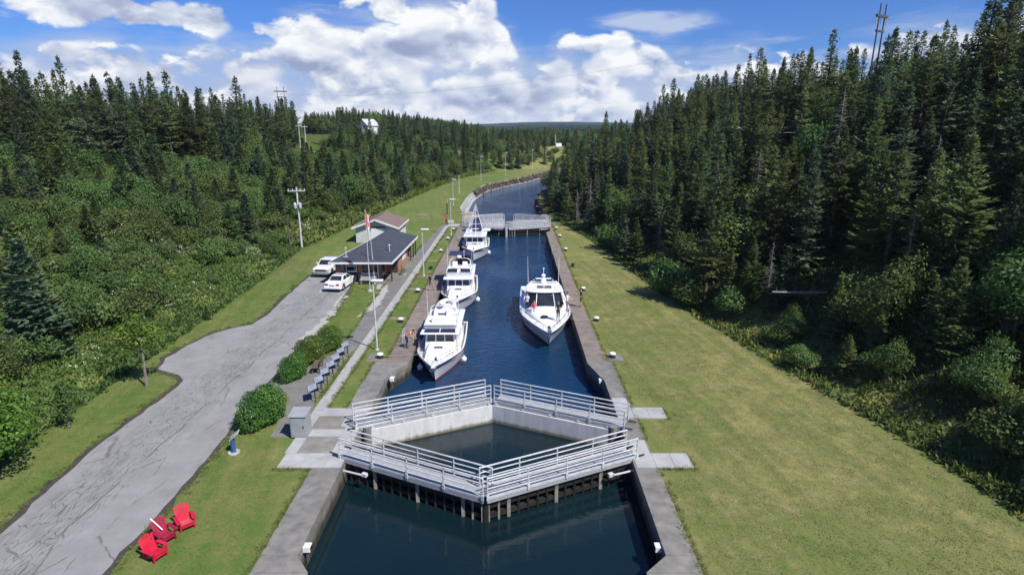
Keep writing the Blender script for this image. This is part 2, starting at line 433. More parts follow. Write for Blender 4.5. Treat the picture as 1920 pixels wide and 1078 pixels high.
def mat_grass():
    m, t, b, o = new_mat('lawn_grass'); p = pos_of(t); x, y, z = t.sep(p)
    fine = t.noise(p, 9.0, 6, 0.7); mid = t.noise(p, 0.55, 6, 0.65, 0.4); big = t.noise(p, 0.09, 4, 0.55)
    streak = t.noise(t.vmath('MULTIPLY', t.vmath('ADD', p, t.vmath('SCALE', t.comb(y, 0.0, 0.0), scale=0.16)), (1.3, 0.05, 1.0)), 1.0, 4, 0.6)
    green = t.ramp(fine, [(0.25, (0.066, 0.116, 0.022)), (0.75, (0.122, 0.188, 0.042))])
    olive = t.ramp(fine, [(0.25, (0.118, 0.138, 0.040)), (0.75, (0.195, 0.212, 0.074))])
    straw = t.ramp(fine, [(0.25, (0.23, 0.205, 0.085)), (0.75, (0.34, 0.30, 0.13))])
    right = t.smooth(x, -9.0, 9.0)
    dry = t.math('ADD', t.math('MULTIPLY', mid, 0.7), t.math('ADD', t.math('MULTIPLY', big, 0.55), t.math('MULTIPLY', streak, 0.55)))
    dry = t.math('ADD', dry, t.math('MULTIPLY', right, 0.17))
    dry = t.math('ADD', dry, -0.07)
    dry = t.math('ADD', dry, t.math('MULTIPLY', t.math('SUBTRACT', t.noise(p, 2.3, 5, 0.7), 0.5), 0.55))
    c = t.mix(t.smooth(dry, 0.66, 0.98), green, olive)
    c = t.mix(t.smooth(dry, 0.93, 1.25, 0.0, 0.85), c, straw)
    wild = t.smooth(x, -26.0, -30.0)
    c = t.mix(t.math('MULTIPLY', wild, 0.8), c, t.ramp(fine, [(0.25, (0.035, 0.055, 0.012)), (0.75, (0.085, 0.12, 0.025))]))
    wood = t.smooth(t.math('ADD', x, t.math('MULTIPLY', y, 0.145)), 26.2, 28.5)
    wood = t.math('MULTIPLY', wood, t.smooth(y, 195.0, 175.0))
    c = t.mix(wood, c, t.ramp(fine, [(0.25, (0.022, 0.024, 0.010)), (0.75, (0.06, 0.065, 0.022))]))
    t.put(b.inputs['Base Color'], c); b.inputs['Roughness'].default_value = 0.92; b.inputs['Specular IOR Level'].default_value = 0.15
    bump(t, b, t.math('ADD', t.math('MULTIPLY', fine, 0.5), t.noise(p, 30.0, 4, 0.7)), 0.55, 0.06)
    return m


def mat_asphalt():
    m, t, b, o = new_mat('worn_asphalt'); p = pos_of(t); x, y, z = t.sep(p)
    grit = t.noise(p, 45.0, 4, 0.7); mot = t.noise(p, 0.7, 6, 0.65)
    c = t.ramp(grit, [(0.25, (0.200, 0.199, 0.199)), (0.75, (0.300, 0.298, 0.296))])
    c = t.mix(1.0, c, t.ramp(mot, [(0.3, 0.82), (0.7, 1.12)]), 'MULTIPLY')
    # alligator cracks in the worn wheel track, long seams elsewhere
    wob = t.vmath('ADD', p, t.vmath('SCALE', t.comb(t.noise(p, 1.3, 3), t.noise(p, 1.7, 3), 0.0), scale=0.35))
    v = t.n.new('ShaderNodeTexVoronoi'); v.feature = 'DISTANCE_TO_EDGE'; v.inputs['Scale'].default_value = 1.0
    t.l.new(t.vmath('MULTIPLY', wob, (4.8, 1.15, 1.0)), v.inputs['Vector'])
    v2 = t.n.new('ShaderNodeTexVoronoi'); v2.feature = 'DISTANCE_TO_EDGE'; v2.inputs['Scale'].default_value = 1.0
    t.l.new(t.vmath('MULTIPLY', wob, (0.55, 0.16, 1.0)), v2.inputs['Vector'])
    track = t.math('MULTIPLY', t.smooth(x, -21.2, -20.2), t.smooth(x, -17.3, -18.4))
    patch = t.smooth(t.noise(p, 0.22, 3), 0.40, 0.60)
    k1 = t.math('MULTIPLY', t.smooth(v.outputs[0], 0.040, 0.008), t.math('MULTIPLY', track, t.math('MULTIPLY_ADD', patch, 0.35, 0.65)))
    k2 = t.math('MULTIPLY', t.smooth(v2.outputs[0], 0.012, 0.003), t.smooth(t.noise(p, 0.6, 2), 0.45, 0.6))
    seam_x = t.math('ABSOLUTE', t.math('SUBTRACT', t.math('ADD', x, t.math('MULTIPLY', t.noise(p, 0.35, 4), 0.8)), -17.95))
    k3 = t.math('MULTIPLY', t.smooth(seam_x, 0.06, 0.015), t.smooth(t.noise(p, 0.5, 3), 0.36, 0.48))
    n4 = t.noise(t.vmath('MULTIPLY', p, (5.2, 0.22, 1.0)), 1.0, 4, 0.55)
    k4 = t.math('MULTIPLY', t.math('MULTIPLY', t.smooth(t.math('ABSOLUTE', t.math('SUBTRACT', n4, 0.5)), 0.011, 0.002), track), t.smooth(t.noise(p, 0.4, 3), 0.38, 0.55))
    k1 = t.math('MAXIMUM', k1, k4)
    k = t.math('MAXIMUM', t.math('MAXIMUM', k1, t.math('MULTIPLY', k2, 0.8)), k3)
    c = t.mix(t.math('MULTIPLY', t.smooth(t.noise(p, 0.28, 5, 0.6), 0.55, 0.72), 0.35), c, (0.13, 0.13, 0.13))
    c = t.mix(t.math('MULTIPLY', k, 0.72), c, (0.055, 0.053, 0.051))
    t.put(b.inputs['Base Color'], c); b.inputs['Roughness'].default_value = 0.92
    bump(t, b, t.math('SUBTRACT', t.math('MULTIPLY', grit, 0.3), k), 0.5, 0.03); return m


def mat_wall():
    m, t, b, o = new_mat('lock_wall_concrete'); p = pos_of(t); x, y, z = t.sep(p)
    n1 = t.noise(t.vmath('MULTIPLY', p, (1.0, 1.0, 0.35)), 2.2, 7, 0.65)
    c = t.ramp(n1, [(0.3, (0.11, 0.10, 0.085)), (0.7, (0.25, 0.235, 0.20))])
    wet = t.smooth(t.math('ADD', z, t.math('MULTIPLY', n1, 0.5)), -0.15, -0.75)
    c = t.mix(wet, c, t.ramp(n1, [(0.3, (0.016, 0.018, 0.012)), (0.7, (0.05, 0.048, 0.030))]))
    t.put(b.inputs['Base Color'], c); b.inputs['Roughness'].default_value = 0.85
    bump(t, b, t.noise(p, 9.0, 5), 0.35, 0.05); return m


def mat_gateplate():
    m, t, b, o = new_mat('white_gate_plate'); p = pos_of(t); x, y, z = t.sep(p)
    n1 = t.noise(t.vmath('MULTIPLY', p, (1.0, 1.0, 0.3)), 3.0, 7, 0.6)
    c = t.ramp(n1, [(0.3, (0.52, 0.53, 0.53)), (0.7, (0.68, 0.69, 0.69))])
    stain = t.smooth(t.math('ADD', z, t.math('MULTIPLY', n1, 0.35)), -0.72, -0.98)
    c = t.mix(stain, c, (0.20, 0.17, 0.11))
    t.put(b.inputs['Base Color'], c); b.inputs['Roughness'].default_value = 0.55; return m


def mat_water():
    m, t, b, o = new_mat('canal_water'); p = pos_of(t); x, y, z = t.sep(p)
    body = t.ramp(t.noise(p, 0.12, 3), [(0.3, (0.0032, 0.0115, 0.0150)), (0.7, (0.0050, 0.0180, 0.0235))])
    body = t.mix(t.smooth(y, 31.0, 34.0), body, t.ramp(t.noise(p, 0.10, 3), [(0.3, (0.0035, 0.026, 0.066)), (0.7, (0.0050, 0.036, 0.096))]))   # blue sky reflection past the near gates painted into the body colour
    t.put(b.inputs['Base Color'], body); b.inputs['Roughness'].default_value = 0.04; b.inputs['IOR'].default_value = 1.45
    wind = t.math('MULTIPLY', t.smooth(y, 31.0, 41.0, 0.08, 1.0), t.smooth(t.noise(p, 0.12, 3, 0.5), 0.30, 0.65, 0.35, 1.0))
    h = t.math('ADD', t.noise(t.vmath('MULTIPLY', p, (0.8, 1.5, 1.0)), 2.1, 4, 0.55, 0.3), t.math('MULTIPLY', t.noise(t.vmath('MULTIPLY', p, (0.7, 1.4, 1.0)), 6.5, 3, 0.5), 0.35))
    n = t.n.new('ShaderNodeBump'); n.inputs['Distance'].default_value = 0.17
    t.put(n.inputs['Strength'], wind); t.l.new(h, n.inputs['Height']); t.l.new(n.outputs[0], b.inputs['Normal'])
    return m


def rusty(m, amount=0.5):
    t = NT(m.node_tree); b = [n for n in t.n if n.type == 'BSDF_PRINCIPLED'][0]; p = pos_of(t)
    src = b.inputs['Base Color'].links[0].from_socket
    sp_ = t.smooth(t.noise(p, 3.2, 7, 0.7), 0.60, 0.72, 0.0, amount)
    run = t.smooth(t.noise(t.vmath('MULTIPLY', p, (9.0, 9.0, 0.5)), 1.0, 4, 0.6), 0.60, 0.76, 0.0, amount * 0.8)
    t.put(b.inputs['Base Color'], t.mix(t.math('MAXIMUM', sp_, run), src, (0.20, 0.115, 0.06)))


M['brick'] = mat_brick(); M['grass'] = mat_grass(); M['asphalt'] = mat_asphalt(); M['wallface'] = mat_wall()
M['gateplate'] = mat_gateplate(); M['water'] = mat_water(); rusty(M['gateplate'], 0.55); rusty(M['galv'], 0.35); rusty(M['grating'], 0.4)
M['path'] = pbr('grey_path', (0.155, 0.15, 0.14), (0.235, 0.23, 0.215), 8.0, 0.92, bmp=0.3, bscale=40, big=0.3)
M['strip'] = pbr('pale_strip', (0.31, 0.315, 0.31), (0.43, 0.435, 0.43), 2.0, 0.88, bmp=0.2, bscale=30, big=0.2)
M['soil'] = pbr('dark_soil_edge', (0.030, 0.026, 0.020), (0.075, 0.065, 0.05), 5.0, 0.95, bmp=0.5)

# ------------------------------------------------------------------ terrain
def lerp_tab(tab, y):
    ys = [q[0] for q in tab]; xs = [q[1] for q in tab]
    return float(np.interp(y, ys, xs))


TOE_L = [(0, -25), (30, -26.5), (60, -28.0), (80, -30), (115, -27), (150, -24), (195, -18), (232, -7), (245, 15), (262, 50), (280, 110), (300, 500)]
TOE_R = [(0, 24), (22.6, 22.3), (28.5, 21.4), (36.7, 19.5), (48, 17), (57, 15.5), (71, 14), (90, 11.6), (107, 8.2), (118, 7.4), (131, 7.2), (160, 11), (180, 17), (200, 29), (222, 50), (245, 95), (270, 220)]
BANK_L = [(0, -8.65), (112, -8.7), (121, -10.2), (141, -10.2), (154, -9.3), (167, -7.5), (180, -2.5), (195, 4.4), (207, 8.2), (218, 12.5), (230, 19), (250, 40), (275, 80), (290, 200), (300, 700)]
BANK_R = [(0, 6.5), (105, 6.5), (118, 6.3), (131, 5.9), (145, 6.6), (160, 9.0), (180, 15), (200, 26), (222, 46), (245, 90), (270, 210)]


def sst(x, a, b):
    t = min(1, max(0, (x - a) / (b - a))); return t * t * (3 - 2 * t)


def bumps(x, y, s=0.05): return mnoise.fractal(Vector((x * s, y * s, 3.3)), 1.0, 2.0, 4)


def ground_left(x, y):
    d = lerp_tab(TOE_L, y) - x
    if d <= 0: return 0.0
    hm = 13.0 - 9.5 * sst(y, 205, 300) * sst(x, -75, -5)
    if y > 420: hm += (y - 420) * 0.006 * (1 - 0)
    t = d / 60.0
    k = t if t < 0.8 else 0.8 + 0.2 * (1 - math.exp(-(t - 0.8) / 0.2))
    k *= sst(d, -1.0, 9.0) ** 0.6
    return hm * k + 0.5 * bumps(x, y) * sst(d, 3, 15)


def ground_right(x, y):
    d = x - lerp_tab(TOE_R, y)
    if d <= 0: return 0.0
    t = d / 37.0
    k = t if t < 0.85 else 0.85 + 0.15 * (1 - math.exp(-(t - 0.85) / 0.15))
    return ((18.5 + 3.5 * sst(y, 105, 45)) * k) * sst(d, -0.8, 5.0) ** 0.7 + 0.5 * bumps(x, y) * sst(d, 2, 12)


def ground_z(x, y):
    return ground_left(x, y) if x < (lerp_tab(BANK_L, y) + lerp_tab(BANK_R, y)) / 2 or y > 268 else ground_right(x, y)


def ground_sheet(name, ys, us, side):
    V = []; F = []
    for y in ys:
        x0 = lerp_tab(BANK_L if side < 0 else BANK_R, y)
        for u in us:
            x = x0 + side * u
            V.append((x, y, ground_left(x, y) if side < 0 else ground_right(x, y)))
    n = len(us)
    for i in range(len(ys) - 1):
        for j in range(n - 1):
            q = (i * n + j, i * n + j + 1, (i + 1) * n + j + 1, (i + 1) * n + j)
            F.append(q if side > 0 else q[::-1])
    o = link_mesh(name, array_mesh(name, V, F, M['grass'], smooth=True)); o['kind'] = 'structure'; return o


ys_l = list(np.arange(-20, 160, 2.0)) + list(np.arange(160, 300, 3.0)) + list(np.arange(300, 700, 25.0)) + [700, 800, 950, 1200]
us_l = list(np.arange(0, 70, 1.5)) + list(np.arange(70, 160, 5.0)) + list(np.arange(160, 700, 30.0)) + [800, 1000, 1300]
ground_sheet('ground', ys_l, us_l, -1)
ys_r = list(np.arange(-20, 270, 2.0)); us_r = list(np.arange(0, 70, 1.5)) + list(np.arange(70, 260, 6.0)) + [300, 400, 600]
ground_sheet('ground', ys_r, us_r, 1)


def sheet(name, poly, z, mat, kind='structure'):
    m_ = MB(); n = len(poly)
    if sum(poly[i][0] * poly[(i + 1) % n][1] - poly[(i + 1) % n][0] * poly[i][1] for i in range(n)) < 0: poly = poly[::-1]
    m_.add([(x, y, z) for x, y in poly], [tuple(range(n))])
    o = m_.build(name, mat); o['kind'] = kind; return o


# far wooded hills on the skyline
def hill_band(name, y0, y1, zfun, n=120, half=2600):
    rows = []
    for k in range(9):
        t = k / 8; y = y0 + (y1 - y0) * t
        rows.append([(x, y, -2 + (zfun(x) + 2) * math.sin(t * math.pi / 2) + 3.0 * mnoise.noise(Vector((x * 0.03, y * 0.03, 0)))) for x in np.linspace(-half, half, n)])
    m_ = MB().rows(rows); o = m_.build(name, M['farforest'], smooth=80); o['kind'] = 'structure'; return o


def mat_farforest():
    m, t, b, o = new_mat('far_spruce_forest'); p = pos_of(t)
    v = t.n.new('ShaderNodeTexVoronoi'); v.inputs['Scale'].default_value = 0.16; t.l.new(p, v.inputs['Vector'])
    n1 = t.noise(p, 0.012, 5, 0.6)
    c = t.mix(t.smooth(n1, 0.4, 0.65), (0.022, 0.042, 0.026), (0.05, 0.085, 0.032))
    c = t.mix(t.smooth(v.outputs[0], 0.2, 0.8), c, (0.014, 0.026, 0.018))
    t.put(b.inputs['Base Color'], c); b.inputs['Roughness'].default_value = 0.95; b.inputs['Specular IOR Level'].default_value = 0.1
    bump(t, b, v.outputs[0], -1.0, 5.0); return m


M['farforest'] = mat_farforest()
hill_band('hill', 650, 1300, lambda x: 15 + 4 * math.sin(x * 0.004 + 1.0) + 3 * math.sin(x * 0.011))
hill_band('hill', 1700, 3000, lambda x: 34 + 9 * math.sin(x * 0.0021 + 0.6) + 3 * math.sin(x * 0.009), half=5000)

# water in the canal and lock
water = []
for y in list(np.arange(-20, 120, 10.0)) + list(np.arange(120, 266, 6.0)):
    water.append([(lerp_tab(BANK_L, y) - 0.4, y, -1.2), (lerp_tab(BANK_R, y) + 0.4, y, -1.2)])
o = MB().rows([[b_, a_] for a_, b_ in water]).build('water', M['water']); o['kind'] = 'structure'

# ------------------------------------------------------------------ paving
road = [(-20.9, 14), (-20.85, 20.4), (-21.3, 24), (-21.55, 27.2), (-21.5, 31), (-21.45, 34.6), (-21.6, 35.6), (-22.3, 36.5), (-24.4, 37.5), (-24.9, 39.5), (-24.8, 42), (-24.1, 44.6),
        (-23.2, 46.0), (-22.0, 46.9), (-21.7, 49.6), (-22.2, 55), (-22.5, 60), (-22.6, 66), (-19.6, 66), (-19.6, 61.4), (-17.1, 60.6), (-16.7, 57), (-16.3, 51), (-16.1, 46), (-15.9, 41),
        (-15.8, 37.6), (-15.9, 34), (-15.9, 31.3), (-15.4, 28.5), (-15.2, 23), (-15.25, 18), (-15.3, 14)]


def jag(poly, amp, step=0.7):
    out = []
    n = len(poly)
    for i in range(n):
        a, b = Vector(poly[i]), Vector(poly[(i + 1) % n]); L = (b - a).length; k = max(1, int(L / step))
        nrm = Vector((-(b - a).y, (b - a).x)).normalized() if L > 0 else Vector((0, 0))
        for j in range(k):
            q = a.lerp(b, j / k)
            w = amp * mnoise.noise(Vector((q.x * 0.9, q.y * 0.9, 5.0))) + amp * 0.5 * mnoise.noise(Vector((q.x * 3, q.y * 3, 1.0)))
            out.append((q.x + nrm.x * w, q.y + nrm.y * w))
    return out


def grow(poly, d):
    n = len(poly); out = []
    ar = sum(poly[i][0] * poly[(i + 1) % n][1] - poly[(i + 1) % n][0] * poly[i][1] for i in range(n)); sg = 1 if ar > 0 else -1
    for i in range(n):
        p0, p1, p2 = Vector(poly[i - 1]), Vector(poly[i]), Vector(poly[(i + 1) % n])
        t = (p2 - p0).normalized(); nrm = Vector((t.y, -t.x)) * sg
        out.append((p1.x + nrm.x * d, p1.y + nrm.y * d))
    return out


sheet('soil_verge', jag(grow(road, 0.34), 0.34), 0.004, M['soil'])
sheet('road', jag(road, 0.16), 0.010, M['asphalt'])
path = [(-13.0, 28.2), (-13.2, 30.5), (-13.6, 33), (-15.6, 34.6), (-15.5, 36.2), (-14.0, 38), (-13.0, 41), (-12.9, 46), (-13.3, 52), (-13.4, 58), (-13.4, 60.2), (-13.25, 66),
        (-13.0, 72), (-12.6, 82), (-12.2, 92), (-11.9, 100), (-11.2, 100), (-11.4, 80), (-11.5, 60), (-11.6, 42), (-11.95, 40), (-12.05, 33), (-11.6, 30.8), (-11.6, 28.2)]
sheet('path', jag(path, 0.08), 0.008, M['path'])
gp = jag([(-16.9, 56.2), (-16.5, 57.0), (-15.9, 50.5), (-15.7, 45), (-16.0, 40.8), (-16.5, 41), (-16.4, 46), (-16.5, 51)], 0.55, 0.18)
sheet('gravel_patch', gp, 0.013, M['gravel'])
sheet('gravel_patch', jag([(-14.2, 60.4), (-13.2, 60.3), (-12.7, 56), (-12.75, 51), (-13.5, 49), (-13.2, 55), (-13.9, 58)], 0.6, 0.2), 0.012, M['gravel'])
strip_root = thing('kerb_strip', 'long pale concrete strip running beside the path to the far gates', 'kerb', (-11.3, 31, 0))
for k in range(34):
    y0 = 31.3 + k * 2.0; dx_ = 0.35 * k / 34
    MB().prism([(-11.65 + dx_, y0), (-10.95 + dx_, y0), (-10.94 + dx_, y0 + 1.985), (-11.64 + dx_, y0 + 1.985)], -0.1, 0.03).build('slab', M['strip'], strip_root, world=True)
# small walks from the path to the bollards
for k, y0 in enumerate((48.2, 57.8, 63.4, 71.2, 77.2, 86.0)):
    sheet('cross_walk', jag([(-11.0, y0), (-8.9, y0), (-8.9, y0 + 0.75), (-11.0, y0 + 0.75)], 0.05, 0.4), 0.006, M['coping'])
sheet('cross_walk', [(-10.9, 98.0), (-8.2, 98.0), (-8.2, 100.6), (-10.9, 100.6)], 0.008, M['concrete_light'])

# ------------------------------------------------------------------ lock walls with coping slabs
L_IN = [(4, -7.6), (18.3, -7.6), (19.2, -8.3), (36.3, -8.35), (38.6, -7.3), (92.0, -7.25), (93.6, -8.25), (107.0, -8.25), (109, -7.6), (112.0, -7.6)]
L_OUT = [(4, -9.75), (36.0, -9.75), (36.4, -9.72), (39.2, -9.70), (39.3, -8.95), (112, -9.0)]
R_IN = [(4, 5.0), (18.3, 5.0), (19.2, 5.95), (35.4, 6.05), (38.4, 5.3), (92.0, 5.4), (93.6, 6.2), (107, 6.2), (112, 5.6)]
R_OUT = [(4, 7.1), (36, 7.1), (38.6, 7.1), (38.7, 6.68), (112, 6.75)]


def lock_wall(label, IN, OUT, side):
    root = thing('lock_wall', label, 'wall', ((IN[0][1] + OUT[0][1]) / 2, 20, 0))
    brk = sorted(set([q[0] for q in IN] + [q[0] for q in OUT]))
    ys = [4.0]
    while ys[-1] < 112:
        nx = ys[-1] + (3.1 if ys[-1] > 38 else 4.4)
        b_ = [q for q in brk if ys[-1] + 0.05 < q < nx - 0.02]
        ys.append(min(b_[0] if b_ else nx, 112.0))
    face_in = []
    for i in range(len(ys) - 1):
        a, b = ys[i] + 0.008, ys[i + 1] - 0.008
        if b - a < 0.05: continue
        poly = [(lerp_tab(IN, a), a), (lerp_tab(IN, b), b), (lerp_tab(OUT, b), b), (lerp_tab(OUT, a), a)]
        z1 = 0.05 + 0.006 * math.sin(i * 12.9)
        mt = M['concrete'] if a < 38.5 else M['coping']
        MB().prism(poly, -0.32, z1).build('coping_slab', mt, root, world=True, bevel=0.02)
    # wall body below the coping
    yb = sorted(set(brk + [112.0]))
    rows = [[(lerp_tab(IN, y) - side * 0.05 * -1, y, -0.30), (lerp_tab(IN, y) + side * 0.05, y, -4.0)] for y in yb]
    rows2 = [[(lerp_tab(IN, y) + side * 0.05, y, -0.30), (lerp_tab(IN, y) + side * 0.05, y, -4.0), (lerp_tab(OUT, y), y, -4.0), (lerp_tab(OUT, y), y, -0.30)] for y in yb]
    MB().rows(rows2 if side > 0 else [r[::-1] for r in rows2], 0, True, True).build('wall_face', M['wallface'], root, world=True)
    return root


wall_l = lock_wall('long left lock wall with grey then brown coping, boats moored along it', L_IN, L_OUT, -1)
wall_r = lock_wall('long right lock wall with brown coping beside the wide olive lawn', R_IN, R_OUT, 1)
# rounded wall end beyond the far gates
m_ = MB(); c_ = [(-8.4 + 1.5 * math.cos(a), 112.2 + 3.0 * math.sin(a)) for a in np.linspace(0, math.pi, 14)]
m_.prism(c_, -3.0, 0.10).build('wall_end', M['pinkstone'], wall_l, world=True)
# recessed grab chains / timber fender strips on the right chamber wall
for k in range(8):
    y = 47 + k * 5.6
    MB().box(5.30, 5.38, y, y + 0.14, -1.3, -0.1).build('fender_strip', M['timber_dark'], wall_r, world=True)
    MB().box(-7.23, -7.15, y, y + 0.14, -1.3, -0.1).build('fender_strip', M['timber_dark'], wall_l, world=True)

# aprons at the gate ends
ap = thing('concrete_apron', 'patchwork concrete apron on the left bank at the near gate ends', 'paving', (-10.0, 28, 0))
for (x0, x1, y0, y1, mt, dz) in [(-11.45, -10.35, 25.25, 26.55, 'concrete_light', 0), (-10.335, -9.2, 25.25, 26.55, 'concrete_light', .004), (-9.185, -8.35, 25.25, 27.7, 'concrete_light', .002),
                                 (-11.55, -10.95, 26.57, 28.2, 'concrete_light', .002), (-10.935, -9.2, 26.57, 28.2, 'concrete_dark', -.004), (-9.185, -8.4, 27.72, 29.3, 'concrete_light', .003),
                                 (-11.55, -9.2, 28.22, 29.0, 'concrete_light', .005), (-11.6, -11.05, 29.02, 31.2, 'concrete_light', 0), (-11.035, -9.5, 29.02, 30.5, 'concrete_dark', -.004),
                                 (-11.035, -9.75, 30.52, 31.5, 'concrete_light', .003), (-9.735, -8.4, 30.52, 31.5, 'concrete_light', 0), (-9.485, -8.4, 29.32, 30.5, 'concrete_light', .004)]:
    MB().box(x0, x1, y0, y1, -0.1, 0.075 + dz).build('slab', M[mt], ap, world=True)
for lab, y0, y1, x0 in (('pale concrete apron strip on the right bank by the nearer gate leaf', 25.25, 26.55, 6.1), ('pale concrete apron strip on the right bank by the farther gate leaf', 30.3, 31.6, 6.05)):
    ar = thing('concrete_apron', lab, 'paving', (7.4, y0, 0))
    for xa, xb, mt in ((x0, x0 + 0.95, 'concrete_light'), (x0 + 0.965, x0 + 1.85, 'concrete_light'), (x0 + 1.865, 8.85, 'concrete_light')):
        MB().box(xa, xb, y0, y1, -0.1, 0.075 + random.uniform(0, .006)).build('slab', M[mt], ar, world=True)
    MB().box(x0 + 0.05, x0 + 0.9, y1 + 0.01, y1 + 1.3, -0.1, 0.07).build('slab', M['concrete_light'], ar, world=True)
sheet('bollard_pad', [(6.7, 38.9), (8.0, 38.9), (8.0, 40.2), (6.7, 40.2)], 0.012, M['concrete'])
sheet('bollard_pad', [(-10.4, 38.8), (-9.6, 38.8), (-9.6, 40.4), (-10.4, 40.4)], 0.012, M['concrete'])


# ------------------------------------------------------------------ lock gates
def gate_leaf(label, hinge, apex, away, cat='lock gate'):
    """walkway leaf from hinge to apex; away=+1 when the pair points away from the camera"""
    H3 = Vector((hinge[0], hinge[1], 0)); A3 = Vector((apex[0], apex[1], 0))
    root = thing('lock_gate', label, cat, H3, 0, 'mitre gate leaves with railed walkways')
    d = (A3 - H3); L = d.length; d.normalize()
    n = Vector((-d.y, d.x, 0))
    if n.y < 0: n = -n                                  # n points away from the camera
    def P(s, w, z): return H3 + d * s + n * w + Vector((0, 0, z))
    W_ = 0.92
    # deck of planks / grating panels
    k = 5
    for i in range(k):
        a, b = 0.05 + (L - 0.1) * i / k + 0.01, 0.05 + (L - 0.1) * (i + 1) / k - 0.01
        MB().beam(P(a, W_ / 2, 0.14), P(b, W_ / 2, 0.14), W_ - 0.06, 0.05).build('deck_panel', M['grating'], root, world=True)
    for w in (0.0, W_):
        MB().beam(P(0, w, 0.15), P(L - 0.03, w, 0.15), 0.04, 0.12).build('toe_plate', M['galv'], root, world=True)
        MB().beam(P(0.1, w * 0.9 + 0.05, -0.02), P(L - 0.05, w * 0.9 + 0.05, -0.02), 0.14, 0.15).build('girder', M['grating'], root, world=True)
        for hz in (0.38, 0.64, 0.90, 1.16):
            MB().tube(P(0.0, w, hz), P(L - 0.04, w, hz), 0.040 if hz > 1 else 0.030, n=8).build('rail', M['galv'], root, 30, True)
        np_ = 4
        for i in range(np_ + 1):
            s_ = 0.02 + (L - 0.08) * i / np_
            m_ = MB().tube(P(s_, w, 0.10), P(s_, w, 1.16), 0.036, n=8)
            m_.cbox(P(s_, w + (-0.04 if w == 0 else 0.04), 0.20), (0.12, 0.05, 0.26), rot=(0, 0, math.atan2(d.y, d.x)))
            m_.build('post', M['galv'], root, 30, True)
    if away > 0:
        MB().beam(P(0.75, -0.10, -1.05), P(L - 0.02, -0.10, -1.05), 0.10, 1.96).build('skin_plate', M['gateplate'], root, world=True)
        for i in range(5):
            s_ = 0.9 + (L - 1.1) * i / 4
            MB().cbox(P(s_, -0.02, 0.0), (0.16, 0.16, 0.10), rot=(0, 0, math.atan2(d.y, d.x))).build('bracket', M['galv'], root, world=True)
        MB().tube(P(0.62, 0.05, -3.0), P(0.62, 0.05, 0.10), 0.26, n=12).build('heel_post', M['concrete'], root, 30, True)
    else:
        MB().beam(P(0.6, W_ + 0.08, -1.0), P(L - 0.02, W_ + 0.08, -1.0), 0.10, 1.9).build('skin_plate', M['timber_dark'], root, world=True)
        for i in range(16):
            s_ = 0.5 + (L - 0.7) * i / 15
            big = i % 5 == 3
            m_ = MB().beam(P(s_, 0.20, -3.0), P(s_, 0.20, -0.1), 0.16 if big else 0.09, 0.16 if big else 0.10, up=(0, 1, 0))
            m_.build('fender_post', M['timber_post'] if (big or i > 12) else M['timber_dark'], root, world=True)
        MB().beam(P(0.5, 0.3, -0.42), P(L - 0.1, 0.3, -0.42), 0.2, 0.22).build('wale', M['timber_dark'], root, world=True)
        MB().beam(P(0.5, 0.3, -0.95), P(L - 0.1, 0.3, -0.95), 0.2, 0.22).build('wale', M['timber_dark'], root, world=True)
        MB().tube(P(L - 0.12, 0.3, -3), P(L - 0.12, 0.3, 0.0), 0.16, n=10).build('mitre_post', M['timber_dark'], root, 30, True)
        # operating strut to the wall
        m_ = MB().tube(P(-0.4, -0.45, -0.28), P(1.6, -0.30, -0.28), 0.05, n=8).cbox(P(1.7, -0.22, -0.28), (0.26, 0.18, 0.16), rot=(0, 0, math.atan2(d.y, d.x)))
        m_.build('strut', M['galv'], root, 30, True)
    # raking brace where the walkway meets the bank
    for w in (0.0, W_):
        MB().beam(P(-0.45, w, 0.16), P(0.05, w, 0.16), 0.05, 0.06).build('end_bracket', M['blackpost'], root, world=True)
    return root


gate_leaf('left leaf of the nearest gate pair, its railed walkway angled toward the viewer', (-8.62, 26.1), (-1.24, 22.62), -1)
gate_leaf('right leaf of the nearest gate pair, its railed walkway angled toward the viewer', (6.25, 26.1), (-1.14, 22.62), -1)
gate_leaf('left gate leaf with white plate closing the back of the near diamond', (-8.55, 29.0), (-1.22, 32.3), 1)
gate_leaf('right gate leaf with white plate closing the back of the near diamond', (6.15, 29.0), (-1.12, 32.3), 1)
gate_leaf('distant left gate leaf with dark timber posts at the chamber end', (-8.3, 97.4), (-1.15, 94.7), -1)
gate_leaf('distant right gate leaf with dark timber posts at the chamber end', (6.4, 97.4), (-0.5, 94.7), -1)
gate_leaf('farthest left gate leaf, pale walkway behind the masted boat', (-8.3, 101.3), (-1.3, 104.2), 1)
gate_leaf('farthest right gate leaf behind the distant railed walkway', (6.4, 101.3), (0.2, 104.0), 1)
# white mitre marker post between the distant leaves
MB().box(-1.02, -0.72, 94.2, 94.5, -2.5, 0.9).build('marker_post', M['galv'])
tag(bpy.data.objects['marker_post'], 'white post standing in water between the distant gate leaves', 'post')

